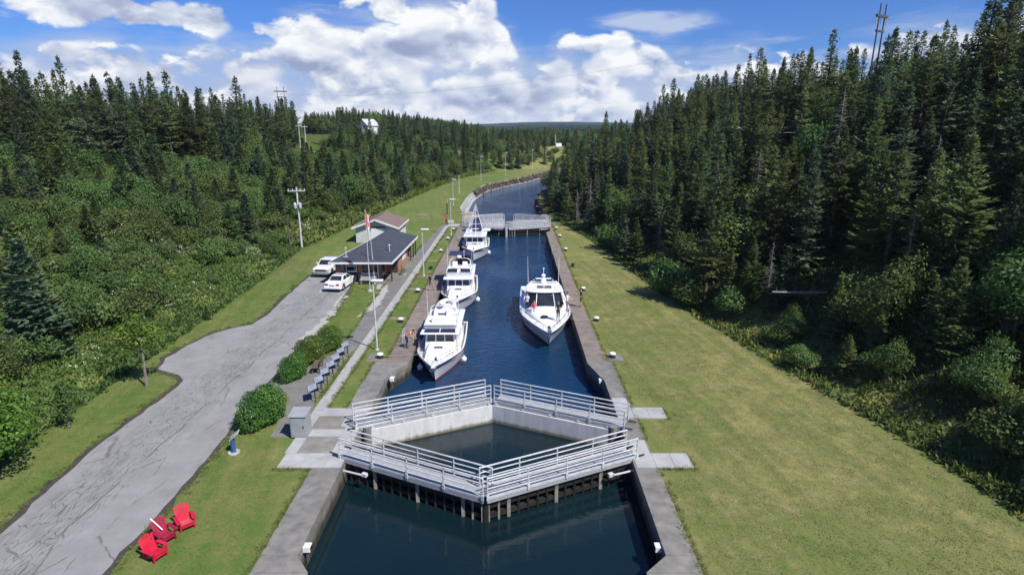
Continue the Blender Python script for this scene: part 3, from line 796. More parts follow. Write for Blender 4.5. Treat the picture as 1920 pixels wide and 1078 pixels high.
# ------------------------------------------------------------------ far banks: rock wall and pale kerb
rw = thing('rock_wall', 'rough quarried stone retaining wall curving along the far left bank', 'wall', (-9, 150, 0))
ys_ = np.linspace(150, 226, 74)
stone_meshes = []
for k in range(6):
    rs = np.random.default_rng(40 + k); m_ = MB(); m_.ball((0, 0, 0), 1.0, 7, 5)
    m_.v = [tuple(np.array(q) * (0.8 + 0.4 * rs.random(3))) for q in m_.v]
    stone_meshes.append(m_.mesh('stone', M['stone'], 25))
for i, y in enumerate(ys_):
    for lv in range(3):
        x = lerp_tab(BANK_L, y) + 0.25 - lv * .12
        o = link_mesh('stone', stone_meshes[(i * 5 + lv * 3) % 6], rw, (x + 9 + random.uniform(-.2, .2), y - 150, -0.95 + lv * 0.52 + random.uniform(-.1, .1)), (random.random(), random.random(), random.random() * 6), (random.uniform(.4, .8), random.uniform(.45, .85), random.uniform(.32, .5)))
rows = [[(lerp_tab(BANK_L, y) - 0.7, y, -0.25 + 0.3 * sst(y, 150, 160)), (lerp_tab(BANK_L, y) - 0.6, y, 0.10 + 0.35 * sst(y, 150, 160)), (lerp_tab(BANK_L, y) - 0.15, y, 0.10 + 0.35 * sst(y, 150, 160)), (lerp_tab(BANK_L, y) + 0.1, y, -0.3)] for y in np.linspace(115, 226, 50)]
o = MB().rows([r[::-1] for r in rows]).build('bank_kerb', M['concrete_light'], rw, world=True)
rows = [[(lerp_tab(BANK_L, y) + 0.9, y, -1.6), (lerp_tab(BANK_L, y) + 0.9, y, -1.05), (lerp_tab(BANK_L, y) + 0.35, y, -1.0), (lerp_tab(BANK_L, y) + 0.2, y, -0.3)] for y in np.linspace(115, 226, 50)]
MB().rows(rows).build('footing', M['concrete_light'], rw, world=True)
rr = thing('rock_bank', 'dark boulders along the shaded right bank beyond the far gates', 'rocks', (6.3, 130, -1.2))
for i in range(46):
    y = 112 + i * 1.6
    link_mesh('boulder', stone_meshes[i % 6], rr, (lerp_tab(BANK_R, y) - 6.3 + random.uniform(-.3, .3), y - 130, random.uniform(0.1, 0.7)), (random.random(), random.random(), random.random() * 6), (random.uniform(.5, 1.1), random.uniform(.6, 1.2), random.uniform(.5, .9)))
MB().box(5.6, 7.0, 107.5, 111.5, -2, 0.02).build('landing', M['timber_dark'], rr, world=True)

# ------------------------------------------------------------------ vegetation meshes
class Leaves:
    def __init__(s): s.v = []; s.t = []

    def blade(s, b, d, l, w, nrm, tint):
        """one rhombic spray from b along d"""
        side = d.cross(nrm)
        if side.length < 1e-4: side = d.orthogonal()
        side = side.normalized() * (w / 2)
        mid = b + d * (l * 0.48)
        s.v.extend([tuple(b), tuple(mid + side), tuple(b + d * l), tuple(mid - side)]); s.t.append(tint)

    def mesh(s, name, mat):
        n = len(s.t); return array_mesh(name, s.v, np.arange(n * 4).reshape(n, 4), mat, tint=np.clip(s.t, 0, 1))


def spruce_meshes(seed, h, r, base, ragged=0.25, mat='spruce', step=0.36, up=0.1):
    rn = random.Random(seed); lv = Leaves(); tr = MB()
    lean = (rn.uniform(-.2, .2), rn.uniform(-.2, .2))
    def axis(z): return Vector((lean[0] * (z / h) ** 2, lean[1] * (z / h) ** 2, z))
    tr.pipe([axis(z) - Vector((0, 0, 0.6 if z == 0 else 0)) for z in (0, h * .3, h * .65, h)], [0.017 * h, 0.013 * h, 0.007 * h, 0.012], 6)
    z = base * h
    while z < h * 0.985:
        t = (z - base * h) / (h - base * h)
        L0 = r * ((1 - t) ** 0.92 * min(1, 0.80 + t * 2.0)) + 0.10
        nb = 7 if t < 0.55 else (6 if t < 0.8 else 5)
        a0 = rn.random() * 6.28
        wl = 1 + rn.uniform(-ragged, ragged * 0.6)
        for k in range(nb):
            if rn.random() < ragged * 0.45: continue
            L = L0 * wl * rn.uniform(0.72, 1.14); a = a0 + 6.283 * k / nb + rn.uniform(-.3, .3)
            out = Vector((math.cos(a), math.sin(a), 0))
            el0 = -0.32 + 0.95 * t ** 1.3 + rn.uniform(-.14, .14) + up
            b0 = axis(z + rn.uniform(-.12, .12)); bt = rn.uniform(0.05, 0.75)
            def pt(s_): return b0 + out * (L * s_ * math.cos(el0)) + Vector((0, 0, L * s_ * math.sin(el0) - 0.16 * L * s_ * (1 - s_) * 2 + 0.10 * L * s_ * s_))
            ns = max(2, int(L / 0.30))
            for i in range(ns):
                s_ = 0.16 + 0.80 * (i + rn.random() * 0.6) / ns
                q = pt(s_); dr = (pt(min(1, s_ + .1)) - pt(s_ - .1)).normalized()
                tl = (0.24 + 0.34 * L * (1 - s_) ** 0.8) * rn.uniform(.75, 1.2)
                for sg in (-1, 1):
                    sd_ = Vector((-out.y, out.x, 0)) * sg
                    dd = (dr * rn.uniform(.5, .9) + sd_ * rn.uniform(.6, 1.0) + Vector((0, 0, rn.uniform(-.34, .10)))).normalized()
                    lv.blade(q, dd, tl, 0.19 + 0.12 * rn.random(), Vector((rn.uniform(-.6, .6), rn.uniform(-.6, .6), 1)), bt + rn.uniform(-.2, .25))
                if rn.random() < 0.45:
                    lv.blade(q, (dr * 0.5 + Vector((rn.uniform(-.4, .4), rn.uniform(-.4, .4), -0.6))).normalized(), 0.30, 0.18, out, bt + rn.uniform(-.2, .2))
            lv.blade(pt(0.72), (pt(1) - pt(.72)).normalized(), L * 0.34 + 0.12, 0.20, Vector((0, 0, 1)), bt + 0.2)
        if base > 0.02 and t < 0.02:
            for k in range(10):
                a = rn.random() * 6.28; zz = rn.uniform(.1, 1) * base * h
                tr.tube(axis(zz), axis(zz) + Vector((math.cos(a), math.sin(a), rn.uniform(-.3, .1))) * rn.uniform(.4, 1.1), .018, .006, 3)
        z += step * (1.0 - 0.45 * t) * rn.uniform(0.8, 1.2)
    for k in range(5):
        lv.blade(axis(h - 0.25 - 0.05 * k), Vector((rn.uniform(-.35, .35), rn.uniform(-.35, .35), 1)).normalized(), 0.5, 0.12, Vector((math.cos(k), math.sin(k), 0)), .6)
    return lv.mesh('crown', M[mat]), tr.mesh('trunk', M['bark'], 60)


def bush_meshes(seed, lobes, n, size, mat, stems=5, flat=1.0, twig=0.02, bark='bark', hollow=0.55, rough=0.5):
    """leafy crown: leaf quads spread through a handful of uneven lobes; lobes = (x,y,z,rx,rz)"""
    rn = random.Random(seed); lv = Leaves(); tr = MB()
    wts = [q[3] ** 2 * q[4] for q in lobes]
    for i in range(n):
        x, y, z, rx, rz = rn.choices(lobes, wts)[0]
        while True:
            d = Vector((rn.gauss(0, 1), rn.gauss(0, 1), rn.gauss(0, 1)))
            if d.length > .1: break
        d.normalize()
        rad = (hollow + (1 - hollow) * rn.random() ** 0.5) * (1 + rough * mnoise.noise(d * 2.1 + Vector((x + seed, y, z))))
        q = Vector((x + d.x * rx * rad, y + d.y * rx * rad, max(0.02, z + d.z * rz * rad)))
        up = (d * 0.8 + Vector((rn.uniform(-.8, .8), rn.uniform(-.8, .8), rn.uniform(0, .9)))).normalized()
        dr = up.orthogonal().normalized(); dr.rotate(Matrix.Rotation(rn.random() * 6.28, 3, up))
        bt = 0.45 + 0.5 * mnoise.noise(Vector((q.x * 1.1, q.y * 1.1, q.z * 1.1 + seed)))
        s_ = size * rn.uniform(.65, 1.3)
        lv.blade(q - dr * s_ / 2, dr, s_, s_ * 0.62 * flat, up, bt + rn.uniform(-.25, .3))
    for k in range(stems):
        x, y, z, rx, rz = lobes[k % len(lobes)]
        e = Vector((x + rn.uniform(-.4, .4) * rx, y + rn.uniform(-.4, .4) * rx, z + rz * 0.4))
        s0 = Vector((rn.uniform(-.12, .12), rn.uniform(-.12, .12), -0.3))
        tr.pipe([s0, s0.lerp(e, .45) + Vector((rn.uniform(-.15, .15), rn.uniform(-.15, .15), .1)), e], [twig * 2.2, twig * 1.5, twig * .5], 5)
    return lv.mesh('crown', M[mat]), tr.mesh('stem', M[bark], 60)


def dead_tree_meshes(seed, h, r):
    rn = random.Random(seed); a = MB(); b = MB()
    ln = (rn.uniform(-.3, .3), rn.uniform(-.3, .3))
    def ax(z): return Vector((ln[0] * z / h, ln[1] * z / h, z))
    a.pipe([ax(-0.5), ax(h * .4), ax(h * .75), ax(h)], [.11, .08, .045, .015], 6)
    z = h * 0.12
    while z < h * .96:
        t = z / h
        for k in range(rn.randint(2, 4)):
            an = rn.random() * 6.28; L = r * (1 - t * 0.85) * rn.uniform(.35, 1.1)
            d = Vector((math.cos(an), math.sin(an), rn.uniform(-.35, .15)))
            p1 = ax(z) + d * L * .55; p2 = ax(z) + d * L + Vector((0, 0, -.1 * L))
            b.pipe([ax(z), p1, p2], [.03, .02, .008], 3)
            for j in range(3):
                s_ = rn.uniform(.35, .95); q = ax(z).lerp(p2, s_)
                b.tube(q, q + Vector((rn.uniform(-1, 1), rn.uniform(-1, 1), rn.uniform(-.4, .2))) * .28 * L, .012, .004, 3)
        z += rn.uniform(.14, .26)
    return b.mesh('branches', M['deadwood']), a.mesh('trunk', M['deadwood'], 60)


SPR = [spruce_meshes(s_, h_, r_, b_, g_, m_, st_, u_) for s_, h_, r_, b_, g_, m_, st_, u_ in [
    (1, 12, 2.9, 0.05, .30, 'spruce', .44, .10), (2, 12, 2.5, 0.14, .38, 'spruce', .44, .05), (3, 12, 3.2, 0.03, .28, 'spruce', .44, .12),
    (4, 12, 2.3, 0.20, .50, 'spruce', .42, .0), (5, 12, 2.7, 0.08, .42, 'bluespruce', .44, .08), (6, 12, 2.2, 0.28, .55, 'spruce', .42, .05), (7, 12, 3.5, 0.06, .62, 'spruce', .50, .16), (8, 12, 2.6, 0.12, .70, 'bluespruce', .46, -.05)]]
SPH = 12.0
YSP = [spruce_meshes(s_, 6.0, r_, 0.0, .18, m_, .27, .16) for s_, r_, m_ in [(11, 2.0, 'bluespruce'), (12, 1.8, 'spruce'), (13, 2.3, 'spruce')]]
YSH = 6.0


def rand_lobes(seed, n, R_, h):
    rn = random.Random(seed); out = []
    for k in range(n):
        a = rn.random() * 6.28; d = R_ * 0.62 * math.sqrt(rn.random()); rz = h * rn.uniform(.22, .34)
        out.append((d * math.cos(a), d * math.sin(a), h * rn.uniform(.38, .72) * (1 - .35 * d / R_), R_ * rn.uniform(.32, .5), rz))
    return out


ALD = [bush_meshes(20 + k, rand_lobes(20 + k, 11, 2.1, 3.0), 2500, .20, 'alder', 9, twig=.022, hollow=.4) for k in range(5)]
BRD = [bush_meshes(30 + k, rand_lobes(30 + k, 15, 2.5, 6.0), 4000, .23, 'alder', 12, twig=.03, hollow=.4) for k in range(3)]
DEAD = [dead_tree_meshes(50 + k, 10, 1.9) for k in range(3)]


def plant(name, meshes, names, label, cat, group, x, y, s=(1, 1, 1), z=None, rz=None, rx=0.0):
    o = thing(name, label, cat, (x, y, ground_z(x, y) if z is None else z), random.random() * 6.28 if rz is None else rz, group)
    o.rotation_euler[0] = rx; o.scale = s
    link_mesh(names[0], meshes[0], o); link_mesh(names[1], meshes[1], o); return o


CP, SP = math.cos(PITCH), math.sin(PITCH)


def project(x, y, z):
    zz = y * CP + (16 - z) * SP; vv = (16 - z) * CP - y * SP
    return (960 + 1100 * x / zz, 539 + 1100 * vv / zz, zz) if zz > 0.5 else (99999, 0, zz)


# ---- where things must not grow
def clear_of(x, y):
    if -64 < x < -53 and 158 < y < 186: return False          # grassy clearing round the hilltop poles
    if -66 < x < -52 and 228 < y < 252: return False          # the white house
    if 36.5 < x < 41.5 and 76 < y < 108: return False         # hillside road
    if -32 < x < -26.5 and 76 < y < 83: return False          # utility pole
    return True


cand = []      # (x, y, kind, height, zone)
rt = random.Random(99)
y = 12.0
while y < 232:                                                 # right hillside
    x = lerp_tab(TOE_R, y) + rt.uniform(0.3, 1.6)
    sp = 2.6 + 0.005 * y
    while x < 84:
        xx, yy = x + rt.uniform(-1, 1), y + rt.uniform(-1.2, 1.2); d = xx - lerp_tab(TOE_R, yy)
        if d > 0.5 and clear_of(xx, yy):
            near = yy < 46
            if near and d < 7.5:
                if d > 1.5 and rt.random() < .40: cand.append((xx, yy, 'young', rt.uniform(2.5, 7.0), 'right edge'))
                elif rt.random() < .55: cand.append((xx, yy, 'alder', rt.uniform(1.3, 2.8), 'right edge'))
            elif d < 2.5 and rt.random() < .5:
                cand.append((xx, yy, 'young' if rt.random() < .7 else 'alder', rt.uniform(2.0, 6.5), 'right edge'))
            elif rt.random() < .86:
                hh = rt.uniform(5.0, 10.8) * (0.92 if d < 8 else 1.0) * (1.22 if rt.random() < .14 else 1)
                if d > 50: hh *= .8
                uu = rt.random()
                cand.append((xx, yy, 'spruce' if uu < .86 else 'dead' if uu < .92 else 'broad', hh if uu < .86 else hh * .65, 'right hill'))
                if d < 17 and yy < 75 and rt.random() < .75:
                    cand.append((xx + rt.uniform(-1.5, 1.5), yy + rt.uniform(-1.5, 1.5), rt.choice(('young', 'alder', 'alder', 'broad')), rt.uniform(1.8, 4.2), 'right edge'))
        x += sp * rt.uniform(.85, 1.25)
    y += sp * 0.95
y = 16.0
while y < 300:                                                 # left hillside
    x = lerp_tab(TOE_L, y) - rt.uniform(1.0, 3.0)
    sp = 2.7 + 0.008 * y
    while x > -150:
        xx, yy = x + rt.uniform(-1, 1), y + rt.uniform(-1.2, 1.2); d = lerp_tab(TOE_L, yy) - xx
        if d > 1.0 and clear_of(xx, yy):
            u = rt.random(); n_ = mnoise.noise(Vector((xx * .08, yy * .08, 7.7)))
            if yy < 72:
                if d < 4: k = None if u < .7 else ('alder', rt.uniform(.8, 1.7))
                elif d < 26: k = ('alder', rt.uniform(1.4, 3.8)) if u < .66 else (('broad', rt.uniform(3.2, 5.5)) if u < .76 else (('young', rt.uniform(2.5, 6)) if u < .88 + .15 * n_ else None))
                elif d < 36: k = ('young', rt.uniform(4, 8)) if u < .30 else (('broad', rt.uniform(4, 6.5)) if u < .5 else ('alder', rt.uniform(2.2, 4)))
                else: k = ('spruce', rt.uniform(10, 18.5)) if u < .46 else (('dead', rt.uniform(6, 9)) if u < .49 else (('young', rt.uniform(3, 6)) if u < .62 else None))
            elif yy < 110:
                if d < 5: k = None if u < .55 else ('alder', rt.uniform(1.2, 2.6))
                elif d < 38: k = ('young', rt.uniform(3.5, 8.5)) if u < .30 + .3 * n_ else (('broad', rt.uniform(4, 6.5)) if u < .62 else ('alder', rt.uniform(2, 4.2)))
                else: k = ('spruce', rt.uniform(6, 11)) if u < .5 else (('broad', rt.uniform(4, 6.5)) if u < .7 else None)
            else:
                if d < 2: k = None if u < .5 else ('alder', rt.uniform(1.5, 3))
                elif d < 34: k = ('young', rt.uniform(4, 9.5)) if u < .46 else (('broad', rt.uniform(4.5, 8)) if u < .74 else ('alder', rt.uniform(2.5, 4)))
                else: k = ('spruce', rt.uniform(7, 14.5)) if u < .62 else (('broad', rt.uniform(5, 8.5)) if u < .82 else None)
                if yy > 215 and k and k[0] != 'alder': k = (k[0], k[1] * .85)
            if k: cand.append((xx, yy, k[0], k[1], 'left low' if d < 24 else 'left hill'))
        x -= sp * rt.uniform(.85, 1.25)
    y += sp * .95
for k in range(2600):                                          # the wood beyond the bend
    yy = 300 + 430 * rt.random() ** 1.4; xx = rt.uniform(-0.34, 0.16) * yy
    cand.append((xx, yy, 'spruce' if rt.random() < .75 else 'broad', rt.uniform(7, 12), 'far'))

for px_, top_, z_, in ((-30, 92, 92), (4, 96, 96), (42, 94, 98), (86, 104, 98), (62, 150, 90), (122, 140, 104), (160, 114, 100), (190, 165, 96), (212, 150, 108), (238, 142, 104), (262, 150, 106), (300, 152, 112), (318, 142, 116),
                        (345, 138, 118), (372, 172, 120), (398, 168, 124), (432, 182, 128), (466, 148, 132), (452, 190, 126), (492, 194, 140), (518, 196, 146), (540, 202, 150), (135, 190, 90), (285, 205, 100)):
    x_ = (px_ - 960) / 1100 * z_; hh_ = 16 + z_ * ((539 - top_) / 1100 * CP - SP); y_ = (z_ - (16 - ground_left(x_, 95)) * SP) / CP * .985
    cand.append((x_, y_, 'spruce', max(7.0, hh_ - ground_left(x_, y_)), 'left hill'))
BASEH = {'spruce': SPH, 'young': YSH, 'alder': 3.0, 'broad': 6.0, 'dead': 10.0}
vis = []
for c in cand:
    z = ground_z(c[0], c[1]); px, py, zz = project(c[0], c[1], z + c[3] * .6)
    if c[4].startswith('left') and 556 < px < 632 and c[1] > 108:      # open hilltop pasture: nothing tall before or behind it
        if c[1] > 176 and px < 604: continue
        cap = 16 + zz * ((539 - 258) / 1100 * CP - SP) - z
        if c[3] > cap:
            if cap < 1.5: continue
            c = (c[0], c[1], 'alder', min(c[3], cap, 4.0), c[4])
    if c[4] in ('far', 'left low', 'left hill') and 1022 < px < 1060 and 235 < c[1] < 330: c = (c[0], c[1], 'alder', 2.6, c[4])
    m_ = 90 + 6500 / max(zz, 5)
    if -m_ < px < 1920 + m_ * 1.6 and zz > 4: vis.append((c[3] / zz * (1 if 0 < px < 1920 else .4), c, z))
vis.sort(key=lambda q: -q[0])
def where(k, x, y, h, zone):
    """(description, group) of a plant, fine enough that a place in the row then singles it out"""
    if zone.startswith('right'):
        d = x - lerp_tab(TOE_R, y)
        along = 'above the near right lawn' if y < 40 else 'opposite the yacht' if y < 62 else 'right of the lock chamber' if y < 95 else 'by the far gates' if y < 125 else 'beyond the far gates'
        row = 'front-row' if d < 7 else 'lower-slope' if d < 16 else 'upper-slope' if d < 28 else 'hilltop'
    else:
        d = lerp_tab(TOE_L, y) - x
        along = 'left of the near road' if y < 45 else 'left of the parking area' if y < 70 else 'behind the brick office' if y < 105 else 'left of the far bank' if y < 160 else 'on the distant left ridge'
        row = 'slope-foot' if d < 12 else 'lower-slope' if d < 24 else 'upper-slope' if d < 38 else 'skyline'
    nm_ = {'dead': 'bare dead trees', 'spruce': 'spruces', 'young': 'young spruces', 'alder': 'bushes', 'broad': 'broadleaf trees'}[k]
    big = {'dead': 6.5, 'spruce': 8.6, 'young': 5.2, 'alder': 2.4, 'broad': 7.0}[k]
    return f'{"larger" if h > big else "smaller"} {row} {nm_} {along}', f'{nm_} on the {"right" if zone.startswith("right") else "left"} hillside'


NUM = ['first', 'second', 'third', 'fourth', 'fifth', 'sixth', 'seventh', 'eighth', 'ninth', 'tenth', 'eleventh', 'twelfth', 'thirteenth', 'fourteenth', 'fifteenth', 'sixteenth', 'seventeenth', 'eighteenth', 'nineteenth', 'twentieth', 'twenty-first', 'twenty-second', 'twenty-third', 'twenty-fourth', 'twenty-fifth', 'twenty-sixth', 'twenty-seventh', 'twenty-eighth', 'twenty-ninth', 'thirtieth', 'thirty-first', 'thirty-second', 'thirty-third', 'thirty-fourth', 'thirty-fifth', 'thirty-sixth', 'thirty-seventh', 'thirty-eighth', 'thirty-ninth', 'fortieth']
rowmates = {}
limit = {'spruce': 290, 'young': 200, 'alder': 280, 'broad': 150, 'dead': 40}
stuff = {k: [] for k in BASEH}
bank = {'spruce': SPR, 'young': YSP, 'alder': ALD, 'broad': BRD, 'dead': DEAD}
nam = {'dead': 'dead_tree', 'spruce': 'spruce_tree', 'young': 'young_spruce_tree', 'alder': 'alder_bush', 'broad': 'broadleaf_tree'}
cnt = {k: 0 for k in BASEH}; srcs = {k: {} for k in BASEH}
for w_, (x, y, k, h, zone), z in vis:
    vi = rt.randrange(len(bank[k])); s_ = h / BASEH[k]
    sx = s_ * rt.uniform(.9, 1.2) if k != 'spruce' else s_ ** .8 * rt.uniform(.9, 1.3)
    if zone != 'far' and cnt[k] < limit[k]:
        cnt[k] += 1
        lab, grp = where(k, x, y, h, zone)
        o = plant(nam[k], bank[k][vi], ('crown' if k != 'dead' else 'branches', 'trunk' if k != 'alder' else 'stem'), lab, 'tree' if k != 'alder' else 'bush', grp, x, y, (sx, sx, s_), z)
        rowmates.setdefault(lab, []).append((project(x, y, z)[0], o))
        srcs[k].setdefault(vi, [c_ for c_ in o.children])
    else:
        stuff[k].append((x, y, z, vi, sx, s_))

for lab, mates in rowmates.items():
    mates.sort(key=lambda q: q[0])
    for i, (_, o) in enumerate(mates):
        n_ = len(mates)
        o['label'] = f'{NUM[i]} from left of the {lab}' if i < 40 and i <= n_ // 2 else f'{NUM[min(n_ - 1 - i, 39)]} from right of the {lab}' if n_ > 1 else f'lone one of the {lab}'


def gn_scatter(name, pts, src, label):
    me = bpy.data.meshes.new(name); me.vertices.add(len(pts))
    me.vertices.foreach_set('co', np.array([p_[:3] for p_ in pts], dtype=np.float32).ravel())
    rots = np.zeros((len(pts), 3), np.float32); rots[:, 2] = np.random.default_rng(3).random(len(pts)) * 6.28
    scl = np.array([(p_[4], p_[4], p_[5]) for p_ in pts], np.float32)
    a = me.attributes.new('rot', 'FLOAT_VECTOR', 'POINT'); a.data.foreach_set('vector', rots.ravel())
    a = me.attributes.new('scl', 'FLOAT_VECTOR', 'POINT'); a.data.foreach_set('vector', scl.ravel())
    a = me.attributes.new('idx', 'INT', 'POINT'); a.data.foreach_set('value', np.array([p_[3] for p_ in pts], np.int32))
    o = bpy.data.objects.new(name, me); COL.objects.link(o)
    g = bpy.data.node_groups.new(name, 'GeometryNodeTree')
    g.interface.new_socket('Geometry', in_out='INPUT', socket_type='NodeSocketGeometry'); g.interface.new_socket('Geometry', in_out='OUTPUT', socket_type='NodeSocketGeometry')
    N = g.nodes; Lk = g.links
    gi = N.new('NodeGroupInput'); go = N.new('NodeGroupOutput'); ip = N.new('GeometryNodeInstanceOnPoints'); jn = N.new('GeometryNodeJoinGeometry')
    for vi in sorted(src):
        j2 = N.new('GeometryNodeJoinGeometry'); gti = N.new('GeometryNodeGeometryToInstance')
        for c_ in src[vi]:
            oi = N.new('GeometryNodeObjectInfo'); oi.inputs[0].default_value = c_; oi.transform_space = 'ORIGINAL'
            Lk.new(oi.outputs['Geometry'], j2.inputs[0])
        Lk.new(j2.outputs[0], gti.inputs[0]); Lk.new(gti.outputs[0], jn.inputs[0])
    def att(nm, ty):
        n = N.new('GeometryNodeInputNamedAttribute'); n.data_type = ty; n.inputs['Name'].default_value = nm; return n.outputs[0]
    Lk.new(gi.outputs[0], ip.inputs['Points']); Lk.new(jn.outputs[0], ip.inputs['Instance'])
    ip.inputs['Pick Instance'].default_value = True
    Lk.new(att('idx', 'INT'), ip.inputs['Instance Index'])
    e2r = N.new('FunctionNodeEulerToRotation'); Lk.new(att('rot', 'FLOAT_VECTOR'), e2r.inputs[0]); Lk.new(e2r.outputs[0], ip.inputs['Rotation'])
    Lk.new(att('scl', 'FLOAT_VECTOR'), ip.inputs['Scale'])
    Lk.new(ip.outputs[0], go.inputs[0])
    md = o.modifiers.new('scatter', 'NODES'); md.node_group = g
    return tag(o, label, 'woodland', kind='stuff')


gn_scatter('spruce_forest', stuff['spruce'], srcs['spruce'], 'distant mass of spruces behind the nearer trees')
if stuff['young']: gn_scatter('young_spruce_forest', stuff['young'], srcs['young'], 'mass of younger spruces farther up the slopes')
if stuff['alder']: gn_scatter('thicket', stuff['alder'], srcs['alder'], 'leafy thicket filling the slopes between trees')
if stuff['broad']: gn_scatter('broadleaf_wood', stuff['broad'], srcs['broad'], 'far broadleaf trees mixed into the wood')

# ---- single trees and bushes one can point at
mp = bush_meshes(70, [(0, 0, 2.6, 1.6, 1.4), (.9, .5, 3.4, 1.3, 1.1), (-1.1, .3, 3.2, 1.4, 1.2), (.3, -1.0, 2.4, 1.4, 1.1), (-.2, .3, 4.3, 1.1, .9), (1.3, -.6, 2.2, .9, .7), (-1.5, -.8, 2.2, 1.0, .9)], 6500, .19, 'maple', 9, twig=.045, hollow=.35)
plant('maple_tree', mp, ('crown', 'trunk'), 'bright green broadleaf tree at the left edge beside the road', 'tree', None, -25.0, 24.6, (1.05, 1.05, 1.12))
plant('maple_tree', mp, ('crown', 'trunk'), 'bright green broadleaf tree behind the one at the left edge', 'tree', None, -28.4, 27.6, (.95, .95, 1.0), rz=2.0)
yt = bush_meshes(71, [(0, 0, 2.9, .85, .8), (.6, .2, 3.5, .7, .6), (-.6, 0, 3.4, .7, .6), (.1, -.5, 2.6, .6, .5), (0, .2, 4.2, .6, .5)], 1500, .17, 'maple', 1, twig=.035, bark='deadwood', hollow=.3)
plant('young_broadleaf_tree', yt, ('crown', 'trunk'), 'slender young tree with pale trunk standing in the road verge', 'tree', None, -23.6, 34.8, (1.25, 1.25, 1.08))
sap = bush_meshes(72, [(0, 0, 1.2, .5, .9), (.3, .1, 1.9, .4, .6), (-.2, .2, 2.2, .35, .5)], 600, .17, 'alder', 3, twig=.025, bark='deadwood', hollow=.3)
plant('sapling', sap, ('crown', 'stem'), 'thin sapling on the left verge between road and bushes', 'tree', None, -24.6, 29.3)
plant('young_spruce_tree', YSP[1], ('crown', 'trunk'), 'tiny lone spruce on the grass left of the parking area', 'tree', None, -26.3, 48.2, (.24, .24, .22))
plant('young_spruce_tree', YSP[0], ('crown', 'trunk'), 'large dark blue-green spruce nearest the viewer on the left slope', 'tree', None, -32.6, 38.0, (1.35, 1.35, 1.3))
plant('young_spruce_tree', YSP[2], ('crown', 'trunk'), 'dark spruce beside the largest one on the near left slope', 'tree', None, -35.5, 41.0, (1.25, 1.25, 1.25))
rose = [(0, 0, .75, 1.15, .8), (.5, .7, .7, .95, .75), (-.5, -.6, .7, 1.0, .7), (.1, -.3, 1.0, .9, .65)]
rose = [(0, 0, .80, 1.15, .95), (.5, .7, .75, .95, .85), (-.5, -.6, .75, 1.0, .85), (.1, -.3, 1.1, .9, .75)]
hb = bush_meshes(73, rose, 8500, .125, 'hedge', 5, hollow=.72, rough=.28)
for x_, y_, sc_, lab in ((-13.95, 29.8, 1.0, 'big rounded rose bush nearest the viewer beside the grey cabinet'), (-14.45, 35.9, .74, 'small rounded rose bush at the near end of the hedge clump'),
                         (-14.3, 38.6, .86, 'rose bush in the middle of the hedge clump behind the info panels'), (-13.6, 41.1, .80, 'rose bush at the far end of the hedge clump by the path')):
    o = plant('rose_bush', hb, ('crown', 'stem'), lab, 'bush', 'rounded rose bushes beside the road', x_, y_, (sc_ * .86, sc_ * .92, (sc_ + .12) * 1.12), rz=.25)
    f_ = Leaves(); rn = random.Random(int(x_ * 100))
    for k in range(9):
        d = Vector((rn.gauss(0, 1), rn.gauss(0, 1), abs(rn.gauss(0, .8)))).normalized()
        q = Vector((d.x * 1.5, d.y * 1.6, .75 + d.z * .85)); f_.blade(q, d.orthogonal().normalized(), .07, .07, d, .5)
    link_mesh('blossom', f_.mesh('blossom', M['petal']), o)
wl = bush_meshes(74, [(0, 0, 2.0, 1.5, 1.3), (-.8, .5, 3.1, 1.1, 1.0), (.7, -.6, 1.8, 1.4, 1.1), (1.4, .4, 1.6, 1.1, .9), (-1.2, -.4, 2.0, 1.1, 1.2), (-.7, .2, 4.0, .7, .7)], 4200, .21, 'alder', 9, twig=.03, hollow=.4, flat=.7)
plant('willow_bush', wl, ('crown', 'stem'), 'large pale green willow bush at the foot of the right hillside', 'bush', None, 24.2, 37.2, (1.1, 1.1, 1.1))
plant('willow_bush', wl, ('crown', 'stem'), 'pale green bush at the right edge of the picture', 'bush', None, 28.5, 32.0, (1.1, 1.1, 1.15), rz=1.2)
for x_, y_, sc_, rz_, lab in ((22.9, 33.4, .62, 2.2, 'low pale bush at the near right lawn edge below the big willow'), (25.2, 29.0, .75, 3.9, 'leafy bush low on the right, between lawn and the edge bush'), (20.9, 41.2, .55, 5.0, 'small leafy bush at the lawn edge beyond the big willow'),
                              (27.0, 37.5, .95, .7, 'tall leafy bush behind the big willow bush'), (30.8, 35.5, 1.0, 4.4, 'tall leafy bush behind the bush at the right edge'), (24.6, 25.6, .6, 1.9, 'low leafy bush in the lower right corner beside the lawn')):
    plant('willow_bush', wl, ('crown', 'stem'), lab, 'bush', 'leafy bushes at the foot of the right hillside', x_, y_, (sc_, sc_, sc_), rz=rz_)
for x_, y_, sc_, vi, lab in ((21.6, 45.0, .8, 0, 'bushy young spruce touching the lawn just beyond the fallen log'), (19.9, 48.4, .62, 2, 'small bushy spruce at the lawn edge opposite the yacht bow'), (22.6, 39.0, .7, 1, 'bushy young spruce behind the near right lawn edge'), (26.0, 33.0, .9, 2, 'bushy young spruce between the two pale willow bushes')):
    plant('young_spruce_tree', YSP[vi], ('crown', 'trunk'), lab, 'tree', None, x_, y_, (sc_, sc_, sc_))
